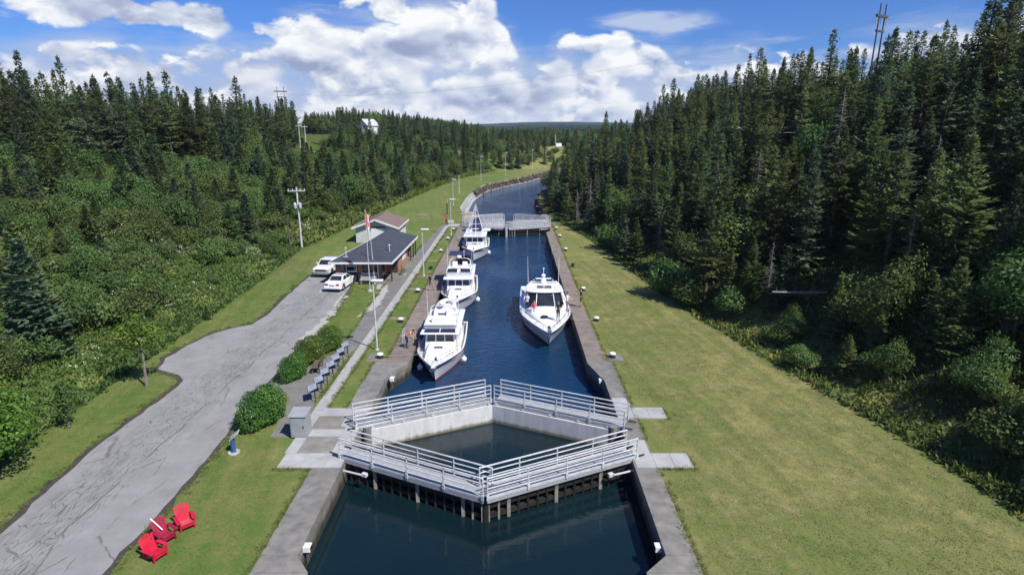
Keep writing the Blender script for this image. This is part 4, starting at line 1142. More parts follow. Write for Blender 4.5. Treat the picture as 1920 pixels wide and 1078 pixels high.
for x_, y_, sc_, vi, lab in ((31.5, 58.5, 1.0, 0, 'tall bare grey dead spruce standing among the right hillside trees'), (12.6, 95, .8, 1, 'pale dead spruce near the far gates on the right bank'),
                             (14.2, 99, .75, 2, 'second pale dead spruce behind the far right lawn'), (21.5, 47.5, .45, 1, 'short dead snag above the right lawn edge'),
                             (31.5, 44, .75, 2, 'dead leaning spruce low on the right hillside'), (27.2, 39.5, .7, 0, 'bare dead trunk behind the willow bush'),
                             (38.5, 47, .8, 1, 'bare grey trunk near the right edge of the wood'), (24.0, 70, .8, 0, 'thin dead spruce halfway along the right hillside')):
    plant('dead_tree', DEAD[vi], ('branches', 'trunk'), lab, 'dead tree', None, x_, y_, (sc_, sc_, sc_), rz=vi * 1.7)
log = MB().pipe([(-3.2, 0, .45), (-1, .1, .42), (1.4, 0, .5), (3.2, -.1, .75)], [.06, .11, .14, .17], 7)
for k in range(9): log.tube((-2.8 + k * .6, 0, .45), (-2.8 + k * .6 + random.uniform(-.4, .4), random.uniform(-.8, .8), .45 + random.uniform(.1, .6)), .02, .006, 3)
o = log.build('fallen_log', M['deadwood'], None, 60); o.location = (23.0, 43.5, ground_z(23, 43.5) + .3); o.rotation_euler = (0, 0.06, .12)
tag(o, 'grey fallen trunk lying across the foot of the right hillside', 'log')
gs = bush_meshes(75, rand_lobes(75, 7, 1.5, 2.2), 900, .16, 'alder', 14, twig=.03, bark='deadwood', hollow=.2)
plant('scrub_bush', gs, ('crown', 'stem'), 'greyish half-dead scrub bush above the right lawn', 'bush', None, 23.5, 52, (1.3, 1.3, 1.3))

pn = bush_meshes(78, [(0, 0, 6.2, 1.3, .8), (.7, .2, 5.2, 1.1, .6), (-.8, .1, 4.6, 1.0, .55), (.2, -.3, 7.2, .9, .6)], 900, .26, 'spruce', 1, twig=.07, hollow=.2)
plant('pine_tree', pn, ('crown', 'trunk'), 'sparse flat-topped pine on the left ridge, left of the pair', 'tree', None, -62.5, 200, (1.1, 1.1, 1.15))
plant('pine_tree', pn, ('crown', 'trunk'), 'sparse flat-topped pine on the left ridge, right of the pair', 'tree', None, -60.0, 203, (1.25, 1.25, 1.1), rz=2)
plant('broadleaf_tree', BRD[1], ('crown', 'trunk'), 'round-crowned tree rising beside the white ridge house', 'tree', None, -55.5, 247, (1.4, 1.4, 2.1))
plant('broadleaf_tree', BRD[2], ('crown', 'trunk'), 'leafy tree half hiding the front of the white ridge house', 'tree', None, -54.0, 233, (1.1, 1.1, 1.0))

# ---- undergrowth: leafy weeds, goldenrod and white umbels nobody could count
def undergrowth(name, n, sampler, label, size=(.25, .6), quads=6, mat='weeds'):
    V = []; T = []
    rn = np.random.default_rng(hash(name) % 1000 if False else len(name) * 7)
    k = 0
    while k < n:
        p_ = sampler(rn)
        if p_ is None: continue
        x, y, t0 = p_; z = ground_z(x, y); k += 1
        s0 = rn.uniform(*size)
        for q in range(quads):
            a = rn.random() * 6.283; le = rn.uniform(.3, 1.35)
            d = np.array([math.cos(a) * math.cos(le), math.sin(a) * math.cos(le), math.sin(le)]) * s0 * rn.uniform(.6, 1.2)
            b = np.array([x + rn.normal(0, .16), y + rn.normal(0, .16), z - .03 + rn.random() * s0 * .5])
            w = np.array([-math.sin(a), math.cos(a), rn.uniform(-.3, .3)]) * s0 * rn.uniform(.16, .30)
            V += [b, b + d * .5 + w, b + d, b + d * .5 - w]; T.append(t0 + rn.uniform(-.25, .25))
    o = link_mesh(name, array_mesh(name, np.array(V), np.arange(len(V)).reshape(-1, 4), M[mat], tint=np.clip(T, 0, .999)))
    return tag(o, label, 'undergrowth', kind='stuff')


def s_left(rn):
    y = 18 + 100 * rn.random() ** 1.3; d = -0.8 + 44 * rn.random() ** 1.6; x = lerp_tab(TOE_L, y) - d
    px = project(x, y, ground_z(x, y))[0]
    if px < -60: return None
    g = mnoise.noise(Vector((x * .22, y * .22, 2.0))); ye = .92 if mnoise.noise(Vector((x * .35, y * .35, 9.0))) > .36 and d < 16 else 0
    return x, y, max(.42 + .42 * g, ye)


def s_right(rn):
    y = 18 + 105 * rn.random() ** 1.2; d = -0.5 + 15 * rn.random() ** 1.7; x = lerp_tab(TOE_R, y) + d
    ye = .95 if mnoise.noise(Vector((x * .5, y * .3, 4.0))) > .38 and d < 3 else 0
    return x, y, max(.36 + .35 * mnoise.noise(Vector((x * .2, y * .2, 6.0))), ye)


def s_far(rn):
    y = 80 + 150 * rn.random(); d = -1.2 + 7 * rn.random() ** 1.5
    return lerp_tab(TOE_L, y) - d, y, .55 + .45 * mnoise.noise(Vector((y * .1, d, 0)))


undergrowth('weeds', 24000, s_left, 'tangled weeds and goldenrod covering the lower left slope', (.16, .42))
undergrowth('underbrush', 17000, s_right, 'dark weeds and ferns fringing the right lawn under the trees', (.14, .38), 6)
undergrowth('tall_grass', 4500, s_far, 'pale tall grass fringe at the far edge of the left bank lawn', (.35, .8), 5)
fl = Leaves(); rn = random.Random(5); n_ = 0
while n_ < 800:
    y = 30 + 70 * rn.random(); d = 1.5 + 22 * rn.random(); x = lerp_tab(TOE_L, y) - d
    if mnoise.noise(Vector((x * .3, y * .3, 14.0))) < .22: continue
    n_ += 1; z = ground_z(x, y) + rn.uniform(.5, 1.5)
    for k in range(3):
        fl.blade(Vector((x + rn.gauss(0, .12), y + rn.gauss(0, .12), z)), Vector((rn.uniform(-1, 1), rn.uniform(-1, 1), .2)).normalized(), .09, .085, Vector((0, -.5, 1)), .5)
tag(link_mesh('white_wildflowers', fl.mesh('white_wildflowers', M['petal'])), 'scattered white umbel flowers in the weeds of the left slope', 'wildflowers', kind='stuff')


# ---- mown grass: short blades over the near lawns, longer tufts along the edges
def inside(poly, x, y):
    c = False; n = len(poly); j = n - 1
    for i in range(n):
        xi, yi = poly[i]; xj, yj = poly[j]
        if (yi > y) != (yj > y) and x < (xj - xi) * (y - yi) / (yj - yi) + xi: c = not c
        j = i
    return c


ROADG = grow(road, .15); PATHG = grow(path, .05)


def on_lawn(x, y, m=0.0):
    if x > 0: return (7.15 if y < 38.7 else 6.78) + m < x < lerp_tab(TOE_R, y) + .3 and not (6 < x < 8.95 and (25.1 < y < 27.9 or 30.2 < y < 32.9)) and not (x < 8.1 and 38.8 < y < 40.3)
    if x > (-9.82 if y < 39.3 else -9.05) - m or x < lerp_tab(TOE_L, y) - 1: return False
    if inside(ROADG, x, y) or inside(PATHG, x, y): return False
    if y > 31.2 and -11.75 - m < x < -10.5 + m + .004 * (y - 31) and (x < -10.9 + .0055 * (y - 31) + m): return False
    if -11.75 < x and 25.1 < y < 31.6: return False
    if -19.4 < x < -12.2 and 60 < y < 75.8: return False
    return True


def blade_patch(name, n, half, h0, h1, w, seed):
    rn = random.Random(seed); lv = Leaves()
    for k in range(n):
        a = rn.random() * 6.28; t = rn.uniform(.15, 1.1)
        lv.blade(Vector((rn.uniform(-half, half), rn.uniform(-half, half), -.005)), Vector((math.cos(a) * math.cos(t), math.sin(a) * math.cos(t), math.sin(t))), rn.uniform(h0, h1), w * rn.uniform(.7, 1.3), Vector((-math.sin(a) * .3, math.cos(a) * .3, 1)), rn.random())
    return lv.mesh(name, M['grass'])


gpatch = [tag(link_mesh('grass_patch', blade_patch('grass_patch', 190, .52, .03, .075, .024, 80 + k), None, (9.0 + k, 33.0, 0)), 'short mown grass blades on the right lawn near the gates', 'grass', kind='stuff') for k in range(3)]
gtuft = [tag(link_mesh('grass_tuft', blade_patch('grass_tuft', 34, .13, .10, .26, .022, 90 + k), None, (7.3, 22.0 + k, 0)), 'longer grass tufts growing along the right wall edge', 'grass', kind='stuff') for k in range(3)]
pts = []; rn = random.Random(81)
for side in (-1, 1):
    yy = 14.0
    while yy < 72:
        st = .82 + max(0, yy - 35) * .012
        xx = -28.0 if side < 0 else 6.7
        while xx < (-8.9 if side < 0 else 24.5):
            x, y = xx + rn.uniform(-.3, .3), yy + rn.uniform(-.3, .3)
            if on_lawn(x, y, .3) and on_lawn(x - .35, y) and on_lawn(x + .35, y): pts.append((x, y, 0.0 if x > lerp_tab(TOE_L, y) else ground_z(x, y), rn.randrange(3), rn.uniform(.9, 1.2) * (st / .82), rn.uniform(.7, 1.3)))
            xx += st
        yy += st
gn_scatter('lawn_grass', pts, {k: [gpatch[k]] for k in range(3)}, 'short mown grass of the lawns on both banks')
pts = []
def edge_tufts(line, step, jit, keep=.8):
    for (x0, y0), (x1, y1) in zip(line[:-1], line[1:]):
        L = math.hypot(x1 - x0, y1 - y0); n = max(1, int(L / step))
        for i in range(n):
            t = (i + rn.random()) / n
            if rn.random() < keep and mnoise.noise(Vector((x0 + (x1 - x0) * t, (y0 + (y1 - y0) * t) * .6, 3))) > -.35:
                pts.append((x0 + (x1 - x0) * t + rn.uniform(-jit, jit), y0 + (y1 - y0) * t + rn.uniform(-jit, jit), 0.0, rn.randrange(3), rn.uniform(.6, 1.3), rn.uniform(.5, 1.2)))
edge_tufts([(7.13, 12), (7.13, 25.2)], .12, .05); edge_tufts([(7.13, 27.9), (7.13, 38.7)], .12, .05); edge_tufts([(6.76, 38.8), (6.80, 100)], .16, .05)
edge_tufts([(-9.80, 12), (-9.80, 25.2)], .12, .05); edge_tufts([(-9.78, 31.6), (-9.75, 39)], .12, .05); edge_tufts([(-9.0, 39.4), (-9.05, 96)], .16, .05)
edge_tufts([(-10.9, 31.6), (-10.55, 96)], .18, .05); edge_tufts([(-11.72, 32), (-11.75, 40)], .15, .06)
edge_tufts(grow(road, .42)[:17], .16, .16, .6); edge_tufts(grow(road, .40)[19:], .16, .16, .6); edge_tufts(grow(path, .06)[5:14], .2, .07)
edge_tufts([(8.9, 25.2), (8.9, 26.6)], .12, .04); edge_tufts([(8.9, 30.2), (8.9, 31.6)], .12, .04); edge_tufts([(-11.55, 25.2), (-9.8, 25.2)], .12, .04); edge_tufts([(7.1, 25.2), (8.9, 25.2)], .12, .04)
gn_scatter('edge_grass', pts, {k: [gtuft[k]] for k in range(3)}, 'ragged grass tufts along kerbs, copings and road edges')

# ------------------------------------------------------------------ shared builders
def panel(corners, u0, u1, v0, v1, proud=0.02, back=0.02):
    """thin slab on the quad bl, br, tr, tl between fractions u (across) and v (up)"""
    bl, br, tr_, tl = [Vector(q) for q in corners]
    def P(u, v): return (bl.lerp(br, u)).lerp(tl.lerp(tr_, u), v)
    n = (br - bl).cross(tl - bl).normalized()
    q = [P(u0, v0), P(u1, v0), P(u1, v1), P(u0, v1)]
    vs = [p_ - n * back for p_ in q] + [p_ + n * proud for p_ in q]
    return MB().add(vs, [(3, 2, 1, 0), (4, 5, 6, 7), (0, 1, 5, 4), (1, 2, 6, 5), (2, 3, 7, 6), (3, 0, 4, 7)])


def frustum(wb, y0b, y1b, z0, wt, y0t, y1t, z1):
    vs = [(-wb, y0b, z0), (wb, y0b, z0), (wb, y1b, z0), (-wb, y1b, z0), (-wt, y0t, z1), (wt, y0t, z1), (wt, y1t, z1), (-wt, y1t, z1)]
    return MB().add(vs, [(3, 2, 1, 0), (4, 5, 6, 7), (0, 1, 5, 4), (1, 2, 6, 5), (2, 3, 7, 6), (3, 0, 4, 7)]), vs


def hull_parts(root, L, B, zb, zm, rake, boot, stripe, bulwark=0.35, fine=0.38, deckmat='cream'):
    ts = [0, .015, .04, .08, .13, .2, .28, .38, .5, .65, .82, 1.0]
    def bd(t): return max(.04, B / 2 * (math.sin(math.pi / 2 * min(1, t / fine)) ** .72 if t < fine else 1 - .10 * ((t - fine) / (1 - fine)) ** 2))
    def bw(t): return max(.03, B / 2 * .90 * (math.sin(math.pi / 2 * min(1, t / .52)) ** 1.1) * (1 if t < .52 else 1 - .06 * (t - .52) / .48))
    def zs(t): return zb + (zm - zb) * sst(t, 0, .62) + .10 * sst(t, .7, 1)
    def pt(t, k, sg):
        z = zs(t) * k if k >= 0 else k * 1.0
        w = bw(t) + (bd(t) - bw(t)) * (max(k, 0) ** 1.25) if k >= 0 else bw(t) * (1 + k * .7)
        return (sg * w, t * L - rake * (1 - t) ** 5 * max(k, 0), z)
    ks = [-.5, 0.0, .10, .55, .74, .84, 1.0]; bm = [boot, boot, 'white', 'white', stripe, 'white']
    names = ['white', boot, stripe]; mats = [M['white'], M[boot], M[stripe]]
    mb = MB()
    for sg in (-1, 1):
        for i in range(len(ks) - 1):
            rows = [[pt(t, ks[i], sg), pt(t, ks[i + 1], sg)] for t in ts]
            if sg < 0: rows = [r[::-1] for r in rows]
            mb.rows(rows, names.index(bm[i]))
    for i in range(len(ks) - 1):
        mb.add([pt(1, ks[i], -1), pt(1, ks[i], 1), pt(1, ks[i + 1], 1), pt(1, ks[i + 1], -1)], [(3, 2, 1, 0)], names.index(bm[i]))
    hull = mb.build('hull', mats, root, 38)
    dk = MB()
    rows = []
    for t in ts:
        x1 = bd(t); x0 = max(.015, x1 - .10); y = t * L - rake * (1 - t) ** 5; z = zs(t); zd = z - bulwark * (0.5 + .5 * sst(t, 0, .25))
        rows.append([(-x1, y, z + .003), (-x0, y + .04, z + .02), (-x0 * .98, y + .10, zd), (0, y + .10, zd + .05), (x0 * .98, y + .10, zd), (x0, y + .04, z + .02), (x1, y, z + .003)])
    dk.rows([r[::-1] for r in rows]).build('deck', M[deckmat], root, 35)
    st = MB()
    for sg in (-1, 1):
        st.pipe([(sg * (bd(t) + .02), t * L - rake * (1 - t) ** 5, zs(t) * .97) for t in ts[1:]], .035, 6)
    st.build('rub_rail', M['chrome'], hull, 40)
    return bd, zs


def bow_rail(root, bd, zs, L, rake, t1=.42, h=.62, inset=.10):
    ts = [.012, .05, .1, .16, .23, .32, t1]
    for hh in (h, h * .5):
        m_ = MB(); left = [(-max(.02, bd(t) - inset), t * L - rake * (1 - t) ** 5 + .05, zs(t) + hh) for t in ts]
        right = [(-q[0], q[1], q[2]) for q in left]
        m_.pipe(left[::-1] + right, .018, 6); m_.build('bow_rail', M['chrome'], root, 40)
    for t in ts[1:]:
        for sg in (-1, 1):
            x = sg * (bd(t) - inset); y = t * L - rake * (1 - t) ** 5 + .05
            MB().tube((x, y, zs(t)), (x, y, zs(t) + h), .015, n=6).build('stanchion', M['chrome'], root)


def fender(root, x, y, z, r=.24, mat='white'):
    MB().ball((x, y, z), (r, r, r * 1.15), 12, 8).lathe([(.05, r), (.05, r + .12)], (x, y, z), 8).build('fender', M[mat], root, 50)


def trawler(label, loc, style, rz=0.0):
    root = thing('motor_boat', label, 'boat', loc, rz, 'white boats moored along the left wall'); L, B, rk = 11.6, 3.85, .95
    bd, zs = hull_parts(root, L, B, 1.72, 1.08, rk, 'antifoul' if style == 1 else 'navy', 'navy', .42)
    bow_rail(root, bd, zs, L, rk)
    # anchor and windlass
    MB().beam((0, -1.25, 1.72), (0, .3, 1.66), .26, .10).build('bowsprit', M['white'], root, bevel=.02)
    MB().tube((0, -1.25, 1.62), (0, -.4, 1.66), .035).beam((-.22, -1.2, 1.5), (.22, -1.2, 1.5), .06, .16).build('anchor', M['chrome'], root)
    MB().lathe([(.14, 0), (.15, .1), (.08, .14), (.10, .28), (0.02, .30)], (0, .75, 1.50), 10).build('windlass', M['black'], root, 40)
    # trunk cabin on the foredeck
    tcab, _ = frustum(1.05, 1.5, 4.3, 1.15, .92, 1.9, 4.3, 1.92); tcab.build('trunk_cabin', M['white'], root, bevel=.07)
    MB().box(-.34, .34, 2.45, 2.75, 1.925, 1.97).build('hatch', M['glass'], root, bevel=.015)
    # wheelhouse
    hs, vs = frustum(1.34, 3.75, 9.2, .75, 1.22, 4.15, 9.1, 2.72); house = hs.build('wheelhouse', M['white'], root, bevel=.05)
    front = [vs[0], vs[1], vs[5], vs[4]]
    for a, b in ((.07, .33), (.37, .63), (.67, .93)):
        fr = panel(front, a - .012, b + .012, .60, .925, .012).build('window_frame', M['white'], root)
        panel(front, a, b, .615, .91, .022).build('pane', M['glass'], fr)
    for sg, c4 in ((-1, [vs[3], vs[0], vs[4], vs[7]]), (1, [vs[1], vs[2], vs[6], vs[5]])):
        for k in range(4):
            a = .05 + k * .235 if sg > 0 else .95 - k * .235 - .19
            panel(c4, a, a + .19, .60, .90, .015).build('side_window', M['glass'], root)
        panel(c4, .30, .38, .08, .92, .010).build('door', M['cream'], root)
    MB().box(-1.62, 1.62, 3.55, 10.6, 2.73, 2.83).build('roof', M['white'], root, bevel=.045)
    for sg in (-1, 1):
        for y in (9.4, 10.4): MB().tube((sg * 1.45, y, .9), (sg * 1.45, y, 2.73), .03).build('roof_post', M['chrome'], root)
    # flybridge
    if style in (1, 2):
        fb, fv = frustum(1.32, 4.6, 8.0, 2.83, 1.42, 4.35, 8.1, 3.38); fb.build('flybridge', M['white'], root, bevel=.06)
        MB().box(-1.12, 1.12, 4.75, 7.7, 3.385, 3.40).build('cockpit_sole', M['cream'], root)
        if style == 1:
            for k in range(2): panel([(-1.35, 3.75, 2.84), (1.35, 3.75, 2.84), (1.3, 4.35, 3.0), (-1.3, 4.35, 3.0)], .02 + k * .5, .48 + k * .5, .1, .95, .03).build('solar_panel', M['navy'], root)
        else:
            for k in range(2): panel([(-1.3, 4.3, 3.38), (1.3, 4.3, 3.38), (1.22, 4.55, 3.72), (-1.22, 4.55, 3.72)], .02 + k * .55, .43 + k * .55, .05, 1, .01).build('windscreen', M['glass'], root)
        for x in (-.55, .55):
            MB().box(x - .28, x + .28, 6.2, 6.75, 3.4, 3.62).box(x - .28, x + .28, 6.7, 6.85, 3.55, 4.0).build('helm_seat', M['white'], root, bevel=.04)
        MB().box(-.8, .4, 4.85, 5.35, 3.4, 3.85).build('helm_console', M['white'], root, bevel=.06)
        for sg in (-1, 1):
            MB().pipe([(sg * 1.36, 4.6, 3.4), (sg * 1.38, 6.4, 3.85), (sg * 1.38, 8.05, 3.9), (sg * 1.38, 8.07, 3.35)], .018, 6).build('bridge_rail', M['chrome'], root, 40)
        # dinghy or canvas abaft
        if style == 1:
            m_ = MB()
            for sg in (-1, 1): m_.pipe([(sg * .72, 7.4, 3.62), (sg * .75, 9.0, 3.62), (sg * .62, 10.0, 3.66), (sg * .25, 10.55, 3.72), (0, 10.65, 3.74)], [.20, .22, .22, .2, .18], 9)
            m_.box(-.7, .7, 7.5, 10.1, 3.48, 3.56); m_.build('dinghy', M['white'], root, 50)
            cv, _ = frustum(1.0, 6.9, 8.2, 3.4, .8, 7.0, 8.1, 4.05); cv.build('canvas_cover', M['white'], root, bevel=.12)
            MB().box(-.35, .35, 5.6, 6.0, 3.85, 3.9).build('chart_table', M['navy'], root)
        else:
            MB().box(-1.25, 1.25, 7.0, 9.4, 4.62, 4.68).build('bimini', M['canvas'], root, bevel=.02)
            for sg in (-1, 1):
                for y in (7.1, 9.3): MB().tube((sg * 1.2, y, 3.35), (sg * 1.2, y, 4.62), .02).build('bimini_post', M['chrome'], root)
            cv, _ = frustum(.32, 7.9, 8.5, 3.4, .22, 8.0, 8.4, 4.5); cv.build('canvas_cover', M['canvas'], root, bevel=.08)
        # radar arch
        MB().pipe([(-1.2, 6.9, 3.4), (-1.1, 6.95, 4.15), (-.8, 7.0, 4.32), (.8, 7.0, 4.32), (1.1, 6.95, 4.15), (1.2, 6.9, 3.4)], .055, 7).build('radar_arch', M['white'], root, 50)
        MB().lathe([(.10, 0), (.28, .06), (.30, .18), (.22, .28), (.02, .32)], (-.1, 7.0, 4.36), 14).build('radar_dome', M['white'], root, 50)
        for sg, hh in ((-1, 3.0), (1, 2.6)):
            MB().tube((sg * 1.3, 6.4, 3.3), (sg * 1.36, 6.6, 3.3 + hh), .022, .008, 5).build('antenna', M['white'], root)
        MB().tube((.45, 7.0, 4.35), (.45, 7.0, 5.1), .02).ball((.45, 7.0, 5.12), .06, 8, 5).build('mast_light', M['white'], root)
    else:
        # masted boat: A-frame mast, boom, canvas
        apex_ = (0, 7.0, 6.9)
        for x, y in ((-1.2, 5.6), (1.2, 5.6), (-.9, 8.4), (.9, 8.4)):
            MB().tube((x, y, 2.83), apex_, .04, .025, 7).build('mast_leg', M['white'], root)
        for zz, s_ in ((4.2, .66), (5.2, .42), (6.1, .20)):
            MB().tube((-1.2 * s_ * .95, 5.6 + (1 - s_) * 1.4, zz), (1.2 * s_ * .95, 5.6 + (1 - s_) * 1.4, zz), .03).build('cross_bar', M['white'], root)
        MB().tube((0, 6.2, 2.8), (0, 6.9, 6.6), .045, .035, 8).build('mast', M['white'], root)
        MB().lathe([(.10, 0), (.30, .06), (.32, .2), (.22, .3), (.02, .34)], (-.7, 5.0, 3.2), 14).build('radar_dome', M['white'], root, 50)
        MB().tube((-.7, 5.0, 2.83), (-.7, 5.0, 3.2), .05).build('dome_post', M['white'], root)
        MB().beam((-.6, 5.4, 3.6), (.5, 5.4, 3.6), .12, .1).build('radar_scanner', M['white'], root)
        cv, _ = frustum(.75, 7.6, 9.8, 2.84, .35, 7.9, 9.5, 4.6); cv.build('canvas_cover', M['canvas'], root, bevel=.1)
        MB().box(1.0, 2.05, 7.6, 9.8, 2.9, 3.0).build('dinghy_davit', M['white'], root, bevel=.03)
        cv, _ = frustum(.22, 3.3, 4.6, 1.1, .12, 3.4, 4.5, 2.2); cv.v = [(x - 1.62, y, z) for x, y, z in cv.v]; cv.build('side_canvas', M['canvas'], root, bevel=.05)
    for sg, yy in ((1, 3.4), (-1, 1.6), (-1, 5.0)):
        fender(root, sg * (bd(yy / L) + .16), yy, .55, .24, 'white' if sg > 0 else 'black' if style == 2 else 'white')
    # flag staff at the stern
    MB().tube((-.9, 11.2, 1.2), (-1.0, 11.7, 3.0), .02).build('flag_staff', M['white'], root)
    rows = [[(-1.0 + .02 * math.sin(k), 11.7 + .06 * math.sin(k * 1.7), 2.95 - k * .12), (-1.0 + .5 - .09 * k, 11.75 + .08 * math.cos(k), 2.9 - k * .17)] for k in range(6)]
    MB().rows(rows).build('ensign', M['flagred'], root, 60)
    return root


b1 = trawler('white trawler yacht nearest the viewer, solar panels on its roof, at the left wall', (-5.4, 38.1, -1.2), 1)
b2 = trawler('white trawler yacht with navy bimini and radar dome, second along the left wall', (-5.25, 53.5, -1.2), 2, .03)
b3 = trawler('white boat with tall A-shaped mast and blue canvas, farthest along the left wall', (-5.15, 76.4, -1.2), 3)
b3.scale = (.98, .98, .98); b1.scale = (.90, .88, .86); b2.scale = (.95, .95, .93)


def cruiser(loc):
    root = thing('motor_yacht', 'sleek white express motor yacht with hardtop alone at the right wall', 'boat', loc); L, B, rk = 13.6, 4.55, 1.5
    bd, zs = hull_parts(root, L, B, 1.62, 1.25, rk, 'black', 'white', .12, .42, 'white')
    # cambered foredeck and coach roof
    rows = []
    for t, wk, hk in ((.07, .35, .0), (.12, .58, .12), (.2, .70, .26), (.3, .76, .42), (.37, .80, .52)):
        y = t * L; w = bd(t) * wk; z0 = zs(t) - .08
        rows.append([(w * math.sin(a), y, z0 + hk * math.cos(a) ** .6 if abs(a) < 1.55 else z0) for a in np.linspace(-1.55, 1.55, 11)])
    MB().rows([r[::-1] for r in rows]).build('coach_roof', M['white'], root, 50)
    yb = .37 * L
    # wrap-round windscreen
    scr = MB(); rows = []
    for zz, w, y0, bow in ((1.70, 1.78, yb - .15, .75), (2.72, 1.5, yb + 1.15, .45)):
        rows.append([(w * math.sin(a), y0 + (1 - math.cos(a)) * bow * 2.2, zz - (.05 if zz < 2 else 0)) for a in np.linspace(-1.45, 1.45, 13)])
    ws = scr.rows([r[::-1] for r in rows][::-1]).build('windscreen', M['glass'], root, 60)
    for a in (-1.45, -.5, .5, 1.45):
        p0 = (1.80 * math.sin(a), yb - .17 + (1 - math.cos(a)) * 1.65, 1.66); p1 = (1.52 * math.sin(a), yb + 1.13 + (1 - math.cos(a)) * .99, 2.74)
        MB().tube(p0, p1, .04).build('screen_pillar', M['white'], ws)
    # side coamings and cockpit
    for sg in (-1, 1):
        m_ = MB(); m_.add([(sg * 1.80, yb + 1.3, 1.2), (sg * 1.84, 12.4, 1.2), (sg * 1.80, 12.4, 1.65), (sg * 1.72, yb + 1.3, 1.95), (sg * 1.62, yb + 1.3, 1.2), (sg * 1.64, 12.4, 1.2), (sg * 1.62, 12.4, 1.65), (sg * 1.56, yb + 1.3, 1.95)],
                          [(0, 1, 2, 3), (7, 6, 5, 4), (3, 2, 6, 7), (0, 3, 7, 4), (1, 5, 6, 2)]); m_.build('coaming', M['white'], root)
        MB().add([(sg * 1.79, yb + 1.6, 1.78), (sg * 1.72, yb + 4.0, 1.70), (sg * 1.55, yb + 3.6, 2.66), (sg * 1.53, yb + 1.9, 2.66)], [(0, 1, 2, 3)]).build('side_window', M['glass'], root)
    MB().box(-1.6, 1.6, yb + 1.2, 12.6, 1.05, 1.10).build('cockpit_sole', M['cream'], root)
    MB().box(-1.2, -.2, yb + 2.6, yb + 3.2, 1.1, 1.8).box(.3, 1.3, yb + 2.6, yb + 3.2, 1.1, 1.8).box(-1.4, 1.4, 11.4, 12.2, 1.1, 1.55).build('seats', M['cream'], root, bevel=.06)
    # hardtop with rounded front
    pl = [(1.72 * math.sin(a) * (1 if abs(a) < 1.5 else 1), yb + .95 - .55 * math.cos(a) + .55) for a in np.linspace(-1.57, 1.57, 15)]
    pl = [(x, y) for x, y in pl] + [(1.66, yb + 3.2), (1.30, yb + 4.3), (-1.30, yb + 4.3), (-1.66, yb + 3.2)]
    MB().prism(pl, 2.74, 2.90).build('hardtop', M['white'], root, bevel=.07)
    sr = MB().box(-.72, .72, yb + 1.9, yb + 2.95, 2.90, 2.93).build('sunroof_frame', M['white'], root)
    MB().box(-.66, .66, yb + 1.96, yb + 2.45, 2.932, 2.945).build('sunroof_glass', M['glass'], sr); MB().box(-.66, .66, yb + 2.5, yb + 2.89, 2.932, 2.945).build('sunroof_glass', M['glass'], sr)
    MB().pipe([(-1.55, yb + 4.5, 1.8), (-1.5, yb + 4.1, 2.75), (-1.2, yb + 4.0, 3.02), (1.2, yb + 4.0, 3.02), (1.5, yb + 4.1, 2.75), (1.55, yb + 4.5, 1.8)], .10, 8).build('radar_arch', M['white'], root, 50)
    MB().lathe([(.34, 0), (.26, .25), (.16, .4), (.14, .55)], (0, yb + 4.0, 2.95), 12).build('mast_base', M['white'], root, 50)
    MB().beam((-.75, yb + 3.95, 3.36), (.75, yb + 3.95, 3.36), .16, .10).build('radar_scanner', M['white'], root, bevel=.03)
    MB().lathe([(.08, 0), (.20, .05), (.22, .16), (.12, .27), (.02, .3)], (0, yb + 4.05, 3.5), 12).tube((0, yb + 4.05, 3.75), (0, yb + 4.05, 4.3), .03).ball((0, yb + 4.05, 4.3), .09, 8, 5).build('satellite_dome', M['white'], root, 50)
    for sg in (-1, 1): MB().tube((sg * 1.45, yb + 4.1, 2.8), (sg * 1.5, yb + 4.5, 5.4), .026, .010, 5).build('antenna', M['white'], root)
    for sg in (-1, 1): MB().tube((sg * .9, yb + 4.0, 3.05), (sg * .9, yb + 4.0, 3.3), .03).build('horn', M['white'], root)
    # grab rails, anchor roller, cleats
    m_ = MB()
    for sg in (-1, 1): m_.pipe([(sg * (bd(t) - .22), t * L - rk * (1 - t) ** 5 + .1, zs(t) + .28) for t in (.03, .08, .15, .24, .34, .44)], .018, 6)
    m_.build('side_rail', M['chrome'], root, 40)
    for t in (.05, .12, .2, .3, .42):
        for sg in (-1, 1): MB().tube((sg * (bd(t) - .22), t * L - rk * (1 - t) ** 5 + .1, zs(t) - .05), (sg * (bd(t) - .22), t * L - rk * (1 - t) ** 5 + .1, zs(t) + .28), .014, n=6).build('stanchion', M['chrome'], root)
    MB().box(-.10, .10, -1.55, -.7, 1.60, 1.70).beam((-.05, -1.5, 1.3), (.12, -1.2, 1.7), .14, .2).build('anchor', M['chrome'], root)
    MB().lathe([(.12, 0), (.13, .1), (.07, .2), (.02, .24)], (0, -.35, 1.58), 10).build('windlass', M['black'], root, 40)
    MB().lathe([(.30, 0), (.32, .05), (.24, .09)], (-.25, 2.2, 2.0 - .28), 14).build('deck_hatch', M['black'], root, 40)
    for t in (.09, .40, .9):
        for sg in (-1, 1): MB().beam((sg * (bd(t) - .12), t * L - .15, zs(t) + .06), (sg * (bd(t) - .12), t * L + .15, zs(t) + .06), .06, .05).build('cleat', M['chrome'], root)
    for t in (.22, .34):
        x = -(bd(t) * .93)
        MB().box(x - .03, x + .01, t * L, t * L + .45, .86, .98).build('port_light', M['glass'], root)
    return root


yacht = cruiser((3.0, 45.2, -1.2))


